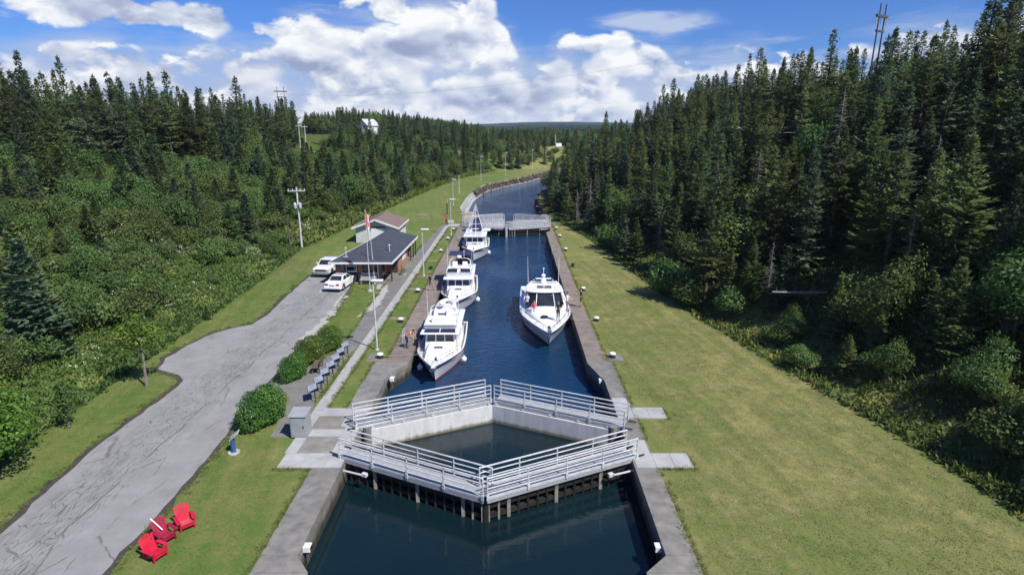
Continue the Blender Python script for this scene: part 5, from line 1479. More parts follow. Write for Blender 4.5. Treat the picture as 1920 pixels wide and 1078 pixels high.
# ------------------------------------------------------------------ people
def person(label, loc, rz, pose, top, bottom, legs=None, hairm='hair', hold=None):
    """one continuous skinned body, built from joints in metres; faces -Y before rotation"""
    J = {'pelvis': (0, 0, .95, .135, .105), 'waist': (0, 0, 1.10, .125, .095), 'chest': (0, -.01, 1.30, .15, .105), 'neck0': (0, 0, 1.46, .075, .07), 'neck': (0, -.01, 1.52, .055, .055), 'head0': (0, -.02, 1.60, .078, .09), 'head': (0, -.02, 1.70, .072, .085)}
    for sg, s_ in ((-1, 'l'), (1, 'r')):
        J.update({'hip' + s_: (sg * .095, 0, .88, .09, .09), 'knee' + s_: (sg * .10, -.02, .49, .058, .06), 'ankle' + s_: (sg * .10, .02, .09, .038, .042), 'toe' + s_: (sg * .115, -.16, .035, .042, .03),
                  'sho' + s_: (sg * .18, 0, 1.42, .062, .06), 'elb' + s_: (sg * .24, .03, 1.14, .042, .042), 'wri' + s_: (sg * .25, -.06, .90, .028, .03), 'palm' + s_: (sg * .25, -.085, .83, .032, .02)})
    if pose == 'walk':
        J['kneel'] = (-.10, -.14, .50, .058, .06); J['anklel'] = (-.10, -.20, .09, .038, .042); J['toel'] = (-.11, -.38, .04, .042, .03)
        J['kneer'] = (.10, .08, .49, .058, .06); J['ankler'] = (.10, .28, .14, .038, .042); J['toer'] = (.11, .14, .04, .042, .03)
        J['wril'] = (-.25, .12, .93, .028, .03); J['palml'] = (-.25, .13, .86, .032, .02); J['elbl'] = (-.24, .14, 1.16, .042, .042); J['wrir'] = (.23, -.22, .98, .028, .03); J['palmr'] = (.23, -.28, .94, .032, .02)
    if pose == 'reach':
        for s_, sg in (('l', -1), ('r', 1)):
            J['elb' + s_] = (sg * .22, -.22, 1.24, .042, .042); J['wri' + s_] = (sg * .12, -.44, 1.18, .028, .03); J['palm' + s_] = (sg * .10, -.52, 1.17, .032, .02)
    if pose == 'bend':
        for k, dy_, z_ in (('waist', -.10, 1.06), ('chest', -.28, 1.18), ('neck0', -.42, 1.26), ('neck', -.47, 1.29), ('head0', -.54, 1.33), ('head', -.62, 1.38)): J[k] = (0, dy_, z_, *J[k][3:])
        for s_, sg in (('l', -1), ('r', 1)):
            J['sho' + s_] = (sg * .18, -.38, 1.22, .062, .06); J['elb' + s_] = (sg * .22, -.50, .98, .042, .042); J['wri' + s_] = (sg * .16, -.66, .82, .028, .03); J['palm' + s_] = (sg * .15, -.72, .77, .032, .02)
            J['knee' + s_] = (sg * .11, -.10, .50, .058, .06)
    if pose == 'sit':
        for k in list(J): J[k] = (J[k][0], J[k][1], J[k][2] - .45, *J[k][3:])
        for s_, sg in (('l', -1), ('r', 1)):
            J['hip' + s_] = (sg * .10, -.03, .45, .09, .09); J['knee' + s_] = (sg * .13, -.44, .50, .058, .06); J['ankle' + s_] = (sg * .13, -.46, .09, .038, .042); J['toe' + s_] = (sg * .14, -.62, .04, .042, .03)
            J['elb' + s_] = (sg * .25, -.06, .72, .042, .042); J['wri' + s_] = (sg * .14, -.28, .60, .028, .03); J['palm' + s_] = (sg * .12, -.36, .58, .032, .02)
    B_ = [('pelvis', 'waist', 'top'), ('waist', 'chest', 'top'), ('chest', 'neck0', 'top'), ('neck0', 'neck', 'skin'), ('neck', 'head0', 'skin'), ('head0', 'head', 'skin')]
    for s_ in 'lr':
        B_ += [('pelvis', 'hip' + s_, 'bot'), ('hip' + s_, 'knee' + s_, 'bot'), ('knee' + s_, 'ankle' + s_, 'leg'), ('ankle' + s_, 'toe' + s_, 'shoe'), ('neck0', 'sho' + s_, 'top'), ('sho' + s_, 'elb' + s_, 'top'), ('elb' + s_, 'wri' + s_, 'skin'), ('wri' + s_, 'palm' + s_, 'skin')]
    for s_, sg in (('l', -1), ('r', 1)):                       # five unequal, slightly curled fingers
        pm = Vector(J['palm' + s_][:3]); wr = Vector(J['wri' + s_][:3]); d = (pm - wr).normalized(); sd_ = Vector((0, -1, 0)) if abs(d.z) > .6 else Vector((sg, 0, 0))
        for f_, (off, ln) in enumerate(((-.030, .070), (-.010, .082), (.010, .078), (.030, .062))):
            a = pm + d * .02 + sd_ * off; b = a + d * ln * .55; c = b + (d * .8 + Vector((-sg * .5, 0, 0))).normalized() * ln * .45
            for nm, q, r_ in (('a', a, .010), ('b', b, .009), ('c', c, .0075)): J[f'f{s_}{f_}{nm}'] = (*q, r_, r_)
            B_ += [('palm' + s_, f'f{s_}{f_}a', 'skin'), (f'f{s_}{f_}a', f'f{s_}{f_}b', 'skin'), (f'f{s_}{f_}b', f'f{s_}{f_}c', 'skin')]
        a = pm - d * .02 + sd_ * .045; b = a + (d + sd_ * .5).normalized() * .05
        J[f'th{s_}a'] = (*a, .011, .011); J[f'th{s_}b'] = (*b, .009, .009); B_ += [('palm' + s_, f'th{s_}a', 'skin'), (f'th{s_}a', f'th{s_}b', 'skin')]
    names = list(J); me = bpy.data.meshes.new('body'); me.from_pydata([J[k][:3] for k in names], [(names.index(a), names.index(b)) for a, b, _ in B_], [])
    ob = bpy.data.objects.new('body', me); COL.objects.link(ob)
    md = ob.modifiers.new('skin', 'SKIN')
    if not me.skin_vertices: pass
    sv = me.skin_vertices[0].data
    for i, k in enumerate(names): sv[i].radius = J[k][3:5]; sv[i].use_root = (k == 'pelvis')
    sb = ob.modifiers.new('sub', 'SUBSURF'); sb.levels = sb.render_levels = 1
    dg = bpy.context.evaluated_depsgraph_get(); m2 = bpy.data.meshes.new_from_object(ob.evaluated_get(dg)); bpy.data.objects.remove(ob)
    legm = bottom if legs is None else legs
    for q in (M['skin'], M[top], M[bottom], M[legm], M['black'], M[hairm]): m2.materials.append(q)
    reg = {'skin': 0, 'top': 1, 'bot': 2, 'leg': 3, 'shoe': 4}
    segs = [(Vector(J[a][:3]), Vector(J[b][:3]), reg[c]) for a, b, c in B_]
    hd = Vector(J['head'][:3])
    for p_ in m2.polygons:
        c = p_.center; best = 9; r_ = 0
        for a, b, k in segs:
            ab = b - a; t = max(0, min(1, (c - a).dot(ab) / max(ab.length_squared, 1e-6))); dd = (c - a - ab * t).length
            if dd < best: best = dd; r_ = k
        p_.material_index = r_; p_.use_smooth = True
    root = thing('person', label, 'person', loc, rz)
    o = link_mesh('body', m2, root)
    hr = MB(); hr.ball((hd.x, hd.y + .015, hd.z + .035), (.092, .105, .088), 10, 7); hr.build('hair', M[hairm], root, 60)
    fc_ = MB()
    for sg in (-1, 1): fc_.ball((hd.x + sg * .032, hd.y - .083, hd.z - .03), .012, 6, 4)
    fc_.build('eyes', M['black'], root)
    fm = MB(); fm.add([(hd.x - .014, hd.y - .082, hd.z - .075), (hd.x + .014, hd.y - .082, hd.z - .075), (hd.x, hd.y - .108, hd.z - .07), (hd.x, hd.y - .085, hd.z - .025)], [(0, 1, 2), (1, 3, 2), (3, 0, 2)]); fm.build('nose', M['skin'], root)
    MB().box(hd.x - .025, hd.x + .025, hd.y - .088, hd.y - .078, hd.z - .102, hd.z - .092).build('mouth', M['shirt_orange'], root)
    for sg in (-1, 1): MB().ball((hd.x + sg * .085, hd.y, hd.z - .04), (.015, .028, .038), 6, 5).build('ear', M['skin'], root)
    return root


person('person in dark purple top and pale shorts walking on the left wall', (-8.25, 57.5, .055), 2.4, 'walk', 'shirt_purple', 'cloth_khaki', 'skin')
person('person in dark top and camouflage shorts standing on the right wall', (6.35, 51.8, .055), -1.9, 'stand', 'cloth_dark', 'cloth_green', 'skin')
person('person in orange top bending over beside the nearest moored boat', (-7.95, 41.4, .055), 1.5, 'bend', 'shirt_orange', 'cloth_navy')
person('distant person in red jacket standing near the far gate walkway', (-11.2, 99.6, .01), .6, 'stand', 'shirt_red', 'cloth_dark')
person('man in white shirt and navy trousers standing on the yacht side deck', (1.35, 50.5, .02), -.4, 'reach', 'shirt_white', 'cloth_navy')
person('person in pink and white seated by the yacht windscreen', (1.95, 49.4, .12), -.2, 'sit', 'cloth_pink', 'shirt_white')
person('person in dark clothes standing on the yacht foredeck', (3.85, 46.7, .42), .5, 'stand', 'cloth_dark', 'cloth_dark')
person('man in white shirt on the yacht side deck next to the wall', (4.95, 50.6, .02), 1.2, 'reach', 'shirt_white', 'cloth_khaki', 'skin')

# ------------------------------------------------------------------ canal furniture
def bollard_meshes():
    base = MB().lathe([(.30, 0), (.30, .06), (.20, .10), (.17, .26)], n=14).mesh('base', M['blackpost'], 35)
    cap = MB().lathe([(.17, .26), (.27, .28), (.30, .34), (.27, .42), (.14, .48), (.02, .50)], n=14).mesh('cap', M['trim'], 40)
    return base, cap


BOL = bollard_meshes()
for side, x, ys, txt in ((-1, -9.5, (39.5, 47.6, 57.0, 67.0, 76.8, 85.7, 94.0), 'left'), (1, 7.25, (39.6, 47.9, 57.6, 68.3, 77.8, 87.9, 95.1), 'right')):
    for k, y in enumerate(ys):
        dark = k == 3
        o = thing('mooring_bollard', f'{"black" if dark else "white"}-capped mooring bollard on the {txt} bank, {ORD[k]} of seven', 'bollard', (x, y, .012), 0, 'mooring bollards along the lock')
        o.scale = (.82, .82, .82)
        link_mesh('base', BOL[0], o)
        c_ = link_mesh('cap', BOL[1], o)
        if dark: c_.data = BOL[1].copy(); c_.data.materials[0] = M['blackpost']
for k, (p0, p1) in enumerate((((7.25, 47.9, .25), (4.95, 47.3, .45)), ((-9.5, 47.6, .25), (-7.0, 47.0, .1)), ((-9.5, 39.5, .25), (-6.1, 39.6, .45)), ((-9.5, 57.0, .25), (-6.6, 56.0, .35)))):
    a, b = Vector(p0), Vector(p1)
    o = MB().pipe([a.lerp(b, t) - Vector((0, 0, .25 * math.sin(t * math.pi))) for t in np.linspace(0, 1, 9)], .022, 6).build('mooring_line', M['timber_post'], None, 60)
    tag(o, ['mooring line from the right bank bollard to the yacht', 'mooring line to the stern of the nearest moored boat', 'mooring line to the bow of the nearest moored boat', 'mooring line to the second moored boat'][k], 'rope')

for (x, y, sg, lab) in ((-8.28, 19.9, 1, 'white lamp box on the near left lock wall'), (-8.1, 36.2, 1, 'white lamp box on the left wall corner before the boats'), (5.95, 19.9, -1, 'white lamp box on the near right lock wall'), (6.0, 35.9, -1, 'white lamp box on the right wall corner inside the gates')):
    r_ = thing('lamp_box', lab, 'lamp box', (x, y, -.2), 0, 'white lamp boxes on the lock walls')
    MB().box(-.05, .35 * sg, -.22, .22, -.12, .22).build('housing', M['trim'], r_, bevel=.02) if sg > 0 else MB().box(-.35, .05, -.22, .22, -.12, .22).build('housing', M['trim'], r_, bevel=.02)
    MB().box(min(.35 * sg, .37 * sg), max(.35 * sg, .37 * sg), -.16, .16, -.06, .16).build('lens', M['glass'], r_)
    r_.scale = (.72, .72, .72)
    MB().tube((.12 * sg, -.1, -.9), (.12 * sg, -.1, -.12), .03).tube((.12 * sg, .1, -.9), (.12 * sg, .1, -.12), .03).build('bracket', M['creosote'], r_)

lad = thing('ladder', 'grey steel ladder with hoops at the right lock wall', 'ladder', (5.4, 76, 0))
for dy_ in (0, .5): MB().pipe([(-.08, dy_, -2), (-.08, dy_, .7), (.15, dy_, .95), (.6, dy_, .9), (.75, dy_, .05)], .025, 6).build('side_rail', M['galv'], lad, 50)
for k in range(7): MB().tube((-.08, 0, -1.3 + k * .28), (-.08, .5, -1.3 + k * .28), .016, n=6).build('rung', M['galv'], lad)
rail2 = thing('barrier_rail', 'low grey tube barrier on the left wall beside the nearest boat', 'railing', (-7.9, 41.5, 0.05))
for dy_ in (0, .8): MB().pipe([(-.5, dy_ + .9, 0), (-.5, dy_ + .9, .9), (.35, dy_ + .9, .9), (.35, dy_ + .9, 0)], .022, 6).build('hoop', M['galv'], rail2, 50)
for zz in (.45, .9): MB().tube((-.5, .9, zz), (-.5, 1.7, zz), .018, n=6).build('rail', M['galv'], rail2)


def lamp_post(label, x, y, h, arm=1):
    r_ = thing('lamp_post', label, 'lamp post', (x, y, ground_z(x, y)), 0, 'lamp posts along the canal')
    MB().lathe([(.16, 0), (.16, .05), (.075, .08), (.07, .9), (.045, h)], n=10).build('pole', M['galv'], r_, 40)
    hd = MB().box(-.12 if arm > 0 else -.75, .75 if arm > 0 else .12, -.17, .17, h - .02, h + .12).build('lamp_head', M['trim'], r_, bevel=.04)
    MB().box(.12 if arm > 0 else -.68, .68 if arm > 0 else -.12, -.13, .13, h - .032, h - .021).build('lens', M['headlamp'], hd)


for k, (x, y, h) in enumerate(((-10.08, 41.1, 5.3), (-9.9, 63.9, 5.2), (-9.45, 90.2, 5.4), (-12.6, 126, 5.4), (-9.8, 188, 7.3), (-2.3, 210, 7.6), (8.2, 240, 7.5))):
    lamp_post(f'grey lamp post beside the canal, {ORD[k]} to the viewer', x, y, h)
for k, (x, y, h) in enumerate(((-13.4, 150, 4.6),)):
    o = MB().lathe([(.12, -.3), (.11, 0), (.09, h)], n=8).build('bare_post', M['pole'], None, 40); o.location = (x, y, 0); tag(o, 'bare grey post on the lawn beyond the far gates', 'post')

# ------------------------------------------------------------------ objects on the left bank
cab = thing('utility_cabinet', 'grey metal utility cabinet on the apron beside the rose bush', 'cabinet', (-11.35, 28.5, .075))
MB().box(-.42, .42, -.42, .42, 0, 1.22).build('body', M['cabinet'], cab, bevel=.015)
MB().add([(-.48, -.48, 1.22), (.48, -.48, 1.22), (.48, .48, 1.34), (-.48, .48, 1.34), (-.48, -.48, 1.25), (.48, -.48, 1.25), (.48, .48, 1.37), (-.48, .48, 1.37)], [(3, 2, 1, 0), (4, 5, 6, 7), (0, 1, 5, 4), (1, 2, 6, 5), (2, 3, 7, 6), (3, 0, 4, 7)]).build('lid', M['cabinet'], cab)
dr_ = MB().box(-.36, .36, -.435, -.42, .08, 1.12).build('door', M['cabinet'], cab); MB().box(.26, .30, -.46, -.435, .55, .7).build('handle', M['black'], dr_)

sg_ = thing('blue_sign_post', 'short blue post with tilted plate on a round concrete foot in the lawn', 'sign', (-14.2, 26.7, 0))
MB().lathe([(.30, -.05), (.30, .06), (.28, .08)], n=18).build('foot', M['concrete_light'], sg_, 40)
MB().lathe([(.13, .08), (.11, .12), (.11, .80), (.09, .86)], n=14).build('post', M['blue'], sg_, 40)
MB().cbox((.12, .02, .98), (.62, .40, .035), rot=(.25, -.72, 0)).build('plate', M['galv'], sg_)
MB().tube((0, 0, .82), (.1, 0, .97), .035).build('neck', M['blue'], sg_)

for k in range(7):
    y = 32.7 + k * 1.22
    r_ = thing('info_panel', f'tilted information panel on steel legs by the path, {ORD[k]} of seven', 'sign', (-12.0, y, .01), .38 + .08 * math.sin(k * 2.1), 'information panels in a row by the path')
    fr = MB().cbox((-.1, 0, .84), (.60, .92, .04), rot=(0, -.32, 0)).build('frame', M['blackpost'], r_)
    MB().cbox((-.107, 0, .864), (.54, .86, .012), rot=(0, -.32, 0)).build('printed_face', M['panelface'], fr)
    for dy_ in (-.32, .32): MB().tube((.02, dy_, 0), (.02, dy_, .87), .025, n=6).build('leg', M['blackpost'], r_)

bn = thing('wooden_bench', 'weathered brown wooden bench tucked against the rose bushes', 'bench', (-13.35, 37.3, .01), -1.45)
for k in range(4): MB().box(-.75, .75, -.24 + k * .125, -.13 + k * .125, .42, .46).build('seat_slat', M['woodbrown'], bn)
for k in range(4): MB().cbox((0, .33 + k * .045, .58 + k * .14), (1.5, .035, .12), rot=(-.3, 0, 0)).build('back_slat', M['woodbrown'], bn)
for x in (-.6, .6): MB().box(x - .04, x + .04, -.22, -.14, 0, .42).box(x - .04, x + .04, .22, .30, 0, .44).beam((x, .28, .42), (x, .50, 1.08), .06, .06).build('leg', M['woodbrown'], bn)


def adirondack(label, x, y, rz, mat, strip=False):
    r_ = thing('adirondack_chair', label, 'chair', (x, y, .0), rz, 'red garden chairs on the grass'); m_ = M[mat]      # front faces -Y
    for sg in (-1, 1):
        MB().box(sg * .30 - .035, sg * .30 + .035, -.36, -.29, 0, .52).build('front_leg', m_, r_, bevel=.008)
        MB().beam((sg * .26, -.34, .34), (sg * .26, .52, .03), .04, .12).build('side_rail', m_, r_, bevel=.008)
        MB().box(sg * .36 - .085, sg * .36 + .085, -.44, .34, .52, .555).build('armrest', m_, r_, bevel=.01)
        MB().beam((sg * .30, .26, .53), (sg * .30, .34, .10), .05, .05).build('arm_support', m_, r_)
    for k in range(6):
        s_ = k / 5; yy = -.36 + s_ * .62; zz = .385 - s_ * .165
        MB().cbox((0, yy, zz), (.56, .105, .025), rot=(-.27, 0, 0)).build('seat_slat', m_, r_, bevel=.006)
    for k in range(5):
        u = (k - 2) / 2; h = .86 - .10 * u * u
        MB().beam((u * .20, .25, .20), (u * .29, .25 + h * .42, .20 + h * .92), .105 if k % 2 else .12, .022, up=(0, 1, 0)).build('back_slat', m_, r_, bevel=.006)
    MB().cbox((0, .47, .62), (.60, .03, .07), rot=(-.42, 0, 0)).build('back_brace', m_, r_)
    MB().box(-.28, .28, -.385, -.362, .20, .34).build('front_apron', m_, r_)
    if strip: MB().beam((-.24, .60, 1.06), (.02, .20, .45), .06, .02).build('white_strip', M['trim'], r_)
    r_.scale = (.86, .86, .86)
    return r_


adirondack('red garden chair nearest the viewer, lowest of the three', -13.75, 19.15, 1.15, 'red')
adirondack('dark red garden chair in the middle with a white strip on its back', -13.95, 20.15, 1.0, 'darkred', True)
adirondack('red garden chair farthest from the viewer of the three', -13.55, 20.95, .75, 'red')

# ------------------------------------------------------------------ cars
def wheel(parent, x, y, r=.33, w=.22):
    t_ = MB(); n = 18
    rows = [[(xx, y + rr * math.cos(a), r + rr * math.sin(a)) for a in np.linspace(0, 2 * math.pi, n, endpoint=False)] for xx, rr in ((x - w / 2, r * .62), (x - w / 2, r * .93), (x - w / 4, r), (x + w / 4, r), (x + w / 2, r * .93), (x + w / 2, r * .62))]
    o = t_.rows(rows, 0, True, True).build('wheel', M['black'], parent, 40)
    sx = 1 if x > 0 else -1
    rim = MB(); rim.rows([[(x + sx * (w / 2 + dx_), y + rr * math.cos(a), r + rr * math.sin(a)) for a in np.linspace(0, 2 * math.pi, n, endpoint=False)] for dx_, rr in ((.0, r * .62), (.012, r * .55), (-.03, r * .2), (.01, r * .12))], 0, True, True)
    rim.build('rim', M['chrome'], o, 30)


def car(name, label, cat, loc, rz, prof, half, gh, wheels, wr, extra):
    r_ = thing(name, label, cat, loc, rz)
    # body: side outline with wheel arches, extruded in five slices so the sides tuck in at top and bottom
    out = list(prof)
    for (wy) in sorted(wheels, reverse=True):
        out += [(wy + wr * 1.25 * math.cos(a), .0 + wr + wr * 1.25 * math.sin(a)) if math.sin(a) > -.35 else (wy + wr * 1.25 * math.cos(a), .26) for a in np.linspace(-.2, math.pi + .2, 9)]
    body = MB(); n = len(out); zc = max(q[1] for q in out)
    rows = []
    for xk, sc in ((-1, .0), (-.985, 1.0), (.985, 1.0), (1, .0)):
        rows.append([(half * (xk - .05 * np.sign(xk) * max(0, (z - .6) / .5)), y, z) for y, z in out])
    body.rows(rows[1:3], 0, True, True)
    bo = body.build('body', M['carpaint'], r_, 35, bevel=.05)
    wb, y0b, y1b, z0, wt, y0t, y1t, z1 = gh
    g_, vs = frustum(*gh); go = g_.build('cabin', M['carpaint'], r_, 35, bevel=.06)
    panel([vs[0], vs[1], vs[5], vs[4]], .08, .92, .12, .88, .012).build('rear_window' if extra == 'sedan' else 'windscreen', M['glass'], r_)
    panel([vs[2], vs[3], vs[7], vs[6]], .08, .92, .12, .88, .012).build('windscreen' if extra == 'sedan' else 'rear_window', M['glass'], r_)
    for c4 in ([vs[3], vs[0], vs[4], vs[7]], [vs[1], vs[2], vs[6], vs[5]]):
        panel(c4, .08, .47, .15, .86, .012).build('side_window', M['glass'], r_); panel(c4, .52, .92, .15, .86, .012).build('side_window', M['glass'], r_)
    for wy in wheels:
        for sx in (-1, 1): wheel(r_, sx * (half - .12), wy, wr)
    MB().box(-half + .12, half - .12, min(q[0] for q in prof) + .2, max(q[0] for q in prof) - .2, .18, .35).build('underbody', M['black'], r_)
    return r_, vs


sed = [(0.02, .30), (0.0, .52), (.05, .70), (.12, .93), (.35, .99), (1.05, 1.0), (3.05, .97), (3.6, .92), (4.35, .78), (4.6, .62), (4.65, .42), (4.60, .26)]
c1, _ = car('parked_car', 'white sedan parked with its tail toward the viewer in front of the brick building', 'car', (-18.1, 56.9, .01), -.13, sed, .88, (.80, .82, 3.25, .96, .60, 1.45, 2.55, 1.43), (.95, 3.65), .32, 'sedan')
for sx in (-1, 1):
    MB().cbox((sx * .60, .055, .80), (.36, .06, .15), rot=(-.3, 0, 0)).build('tail_light', M['tail'], c1, bevel=.02)
    MB().cbox((sx * .97, 2.75, 1.02), (.16, .10, .12)).build('door_mirror', M['carpaint'], c1, bevel=.03)
MB().box(-.86, .86, -.06, .06, .34, .56).build('bumper', M['carpaint'], c1, bevel=.05); MB().box(-.26, .26, -.005, .03, .66, .78).build('number_plate', M['benchgrey'], c1)
pick = [(0.02, .38), (-.02, .62), (.02, .92), (.10, 1.05), (.5, 1.10), (1.35, 1.14), (5.3, 1.14), (5.35, .95), (5.35, .5), (5.28, .40)]
c2, _ = car('pickup_truck', 'white pickup truck facing the viewer, parked left of the brick building', 'truck', (-21.1, 62.9, .01), -.10, pick, .96, (.88, 1.15, 3.35, 1.12, .72, 1.75, 3.1, 1.74), (.95, 4.25), .38, 'pickup')
MB().box(-.62, .62, -.045, -.02, .72, .95).build('grille', M['black'], c2, bevel=.02)
for zz in (.80, .88): MB().box(-.6, .6, -.055, -.045, zz - .012, zz + .012).build('grille_bar', M['chrome'], c2)
for sx in (-1, 1):
    MB().box(sx * .80 - .14, sx * .80 + .14, -.04, .05, .76, .94).build('headlight', M['headlamp'], c2, bevel=.02); MB().cbox((sx * 1.07, 1.6, 1.28), (.2, .10, .2)).build('door_mirror', M['carpaint'], c2, bevel=.03)
MB().box(-.92, .92, -.10, .04, .42, .64).build('bumper', M['chrome'], c2, bevel=.03); MB().box(-.80, .80, 3.5, 5.2, 1.0, 1.15).build('cargo_bed', M['black'], c2)
# painted bay line beside the sedan
sheet('bay_line', [(-19.45, 56.9), (-19.35, 56.9), (-19.2, 59.9), (-19.3, 59.9)], .016, M['trim'])

# ------------------------------------------------------------------ lock office (brick) and garage
of = thing('brick_building', 'low orange brick lock office with dark hipped shingle roof', 'building', (-16, 67, 0))
# walls: front panels stand either side of the openings
for (x0, x1, y0, y1, z0, z1) in ((-18.8, -17.9, 60.8, 61.1, 0, 2.4), (-16.4, -14.1, 60.8, 61.1, 0, 1.12), (-16.4, -15.95, 60.8, 61.1, 1.12, 2.4), (-14.35, -14.1, 60.8, 61.1, 1.12, 2.4), (-15.95, -14.35, 60.8, 61.1, 2.1, 2.4),
                                 (-17.2, -13.0, 73.9, 74.2, 0, 2.4), (-14.4, -14.1, 61.1, 65.0, 0, 2.4), (-14.4, -12.85, 65.0, 65.3, 0, 2.4), (-13.15, -12.85, 65.3, 67.2, 0, 2.4), (-13.15, -12.85, 67.2, 69.2, 0, 1.0), (-13.15, -12.85, 69.2, 70.4, 0, 2.4), (-14.4, -12.85, 70.4, 70.7, 0, 2.4), (-14.4, -14.1, 70.7, 73.9, 0, 2.4)):
    MB().box(x0, x1, y0, y1, z0 - .1, z1).build('brick_wall', M['brick'], of, world=True)
MB().box(-14.4, -12.8, 67.21, 69.19, 1.0, 2.35).build('white_panel', M['trim'], of, world=True)
MB().prism([(-18.8, 61.1), (-18.5, 61.1), (-16.9, 74.2), (-17.2, 74.2)], -.1, 2.4).build('brick_wall', M['brick'], of, world=True)
dp = MB().box(-17.9, -16.4, 60.95, 61.05, -.05, 2.4).build('door', M['browndoor'], of, world=True)
MB().box(-17.72, -16.55, 60.90, 60.95, 1.15, 2.15).build('door_frame', M['trim'], dp, world=True)
MB().box(-17.64, -16.63, 60.885, 60.90, 1.30, 2.08).build('pane', M['glass'], dp, world=True)
wn_ = MB().box(-15.95, -14.35, 60.98, 61.04, 1.12, 2.1).build('window', M['glass'], of, world=True)
for x in (-15.95, -15.15, -14.41): MB().box(x, x + .06, 60.94, 60.98, 1.12, 2.1).build('mullion', M['browndoor'], wn_, world=True)
MB().box(-16.05, -14.25, 60.66, 60.80, 1.02, 1.12).build('sill', M['trim'], wn_, world=True)
MB().box(-14.13, -14.09, 62.0, 63.2, 0.05, 2.1).build('side_door', M['glass'], of, world=True)
MB().box(-13.6, -13.0, 65.0 - .02, 65.0, .1, .1 + 1.9).build('entry_panel', M['browndoor'], of, world=True)
MB().box(-19.0, -12.3, 60.2, 75.6, -.05, .06).build('floor_slab', M['concrete'], of, world=True)
MB().box(-18.72, -18.25, 60.74, 60.80, 1.72, 2.12).build('blue_plaque', M['blue'], of, world=True)
FL, FR, BR, BL = (-19.15, 59.65), (-12.5, 59.65), (-12.2, 75.0), (-17.5, 75.0); RA, RB = (-15.9, 63.6, 3.95), (-15.1, 71.8, 4.0); ze = 2.46
rf = MB().add([(*FL, ze), (*FR, ze), (*BR, ze), (*BL, ze), RA, RB], [(0, 1, 4), (1, 2, 5, 4), (2, 3, 5), (3, 0, 4, 5), (3, 2, 1, 0)]).build('roof', M['shingle'], of, world=True)
for a, b in ((FL, FR), (FR, BR), (BR, BL), (BL, FL)):
    MB().beam((*a, ze - .07), (*b, ze - .07), .10, .18).build('fascia', M['trim'], rf, world=True)
for x, y, z in ((-17.6, 60.9, 2.95), (-13.4, 63.0, 2.85)):
    m_ = MB().tube((x, y, z - .2), (x, y, z + .75), .05, n=8).lathe([(.05, 0), (.14, .04), (.02, .16)], (x, y, z + .75), 10).box(x - .25, x + .25, y - .25, y + .25, z - .25, z - .05); m_.build('roof_vent', M['galv'], rf, 40, True)
for x, y in ((-12.95, 61.3), (-12.6, 71.4), (-12.55, 73.2), (-12.5, 74.7)):
    MB().box(x - .06, x + .06, y - .06, y + .06, 0, 2.42).build('porch_post', M['blackpost'], of, world=True)
MB().pipe([(-14.45, 59.8, 2.4), (-14.3, 60.5, 2.2), (-14.25, 60.7, 2.0), (-14.25, 60.72, .1)], .05, 8).build('downspout', M['trim'], of, 50, True)
bw_ = thing('office_bench', 'grey slatted bench in front of the brick office window', 'bench', (-15.25, 60.15, .06))
for k in range(4): MB().box(-.85, .85, -.25 + k * .12, -.15 + k * .12, .43, .46).build('seat_slat', M['benchgrey'], bw_)
for k in range(3): MB().cbox((0, .24 + k * .03, .56 + k * .13), (1.7, .03, .10), rot=(-.2, 0, 0)).build('back_slat', M['benchgrey'], bw_)
for x in (-.7, .7): MB().box(x - .03, x + .03, -.2, -.14, 0, .43).box(x - .03, x + .03, .18, .26, 0, .9).build('leg', M['benchgrey'], bw_)
ms = MB().tube((-14.5, 60.0, 0), (-14.75, 60.3, 5.6), .04, .03, 8).build('white_mast', M['galv'], None, 40); tag(ms, 'slightly leaning white mast in front of the brick office', 'mast')
pl_ = thing('stone_planter', 'small pale planter with flowers beside the office porch', 'planter', (-12.3, 64.3, 0))
MB().lathe([(.38, -.02), (.45, .30), (.40, .30), (.36, .22)], n=14).build('pot', M['concrete_light'], pl_, 40)
pm_ = bush_meshes(77, [(0, 0, .42, .38, .25)], 160, .12, 'hedge', 0); link_mesh('flowers', pm_[0], pl_)

fp = thing('flagpole', 'tall white flagpole with limp red and white flag before the brick office', 'flagpole', (-14.4, 57.4, 0))
MB().lathe([(.28, -.02), (.28, .10), (.10, .16)], n=14).build('foot', M['concrete_light'], fp, 40)
MB().lathe([(.045, .1), (.04, 4), (.026, 8.1), (.05, 8.12), (.06, 8.2), (.02, 8.28)], n=10).build('pole', M['galv'], fp, 40)
rows = []
for k in range(10):
    z = 7.95 - k * .17; rows.append([(.05 + u * (.5 - .02 * k) * (1 - .25 * math.sin(k * .6)), .12 * math.sin(u * 7 + k * .5) * u, z - u * .35) for u in np.linspace(0, 1, 9)])
fm_ = MB()
for i in range(9):
    for j in range(8): fm_.add([rows[i][j], rows[i][j + 1], rows[i + 1][j + 1], rows[i + 1][j]], [(0, 1, 2, 3)], 0 if j in (0, 1, 6, 7) or (2 < i < 7 and j in (3, 4) and i != 3) else 1)
fm_.build('flag', [M['flagred'], M['flagwhite']], fp, 60)

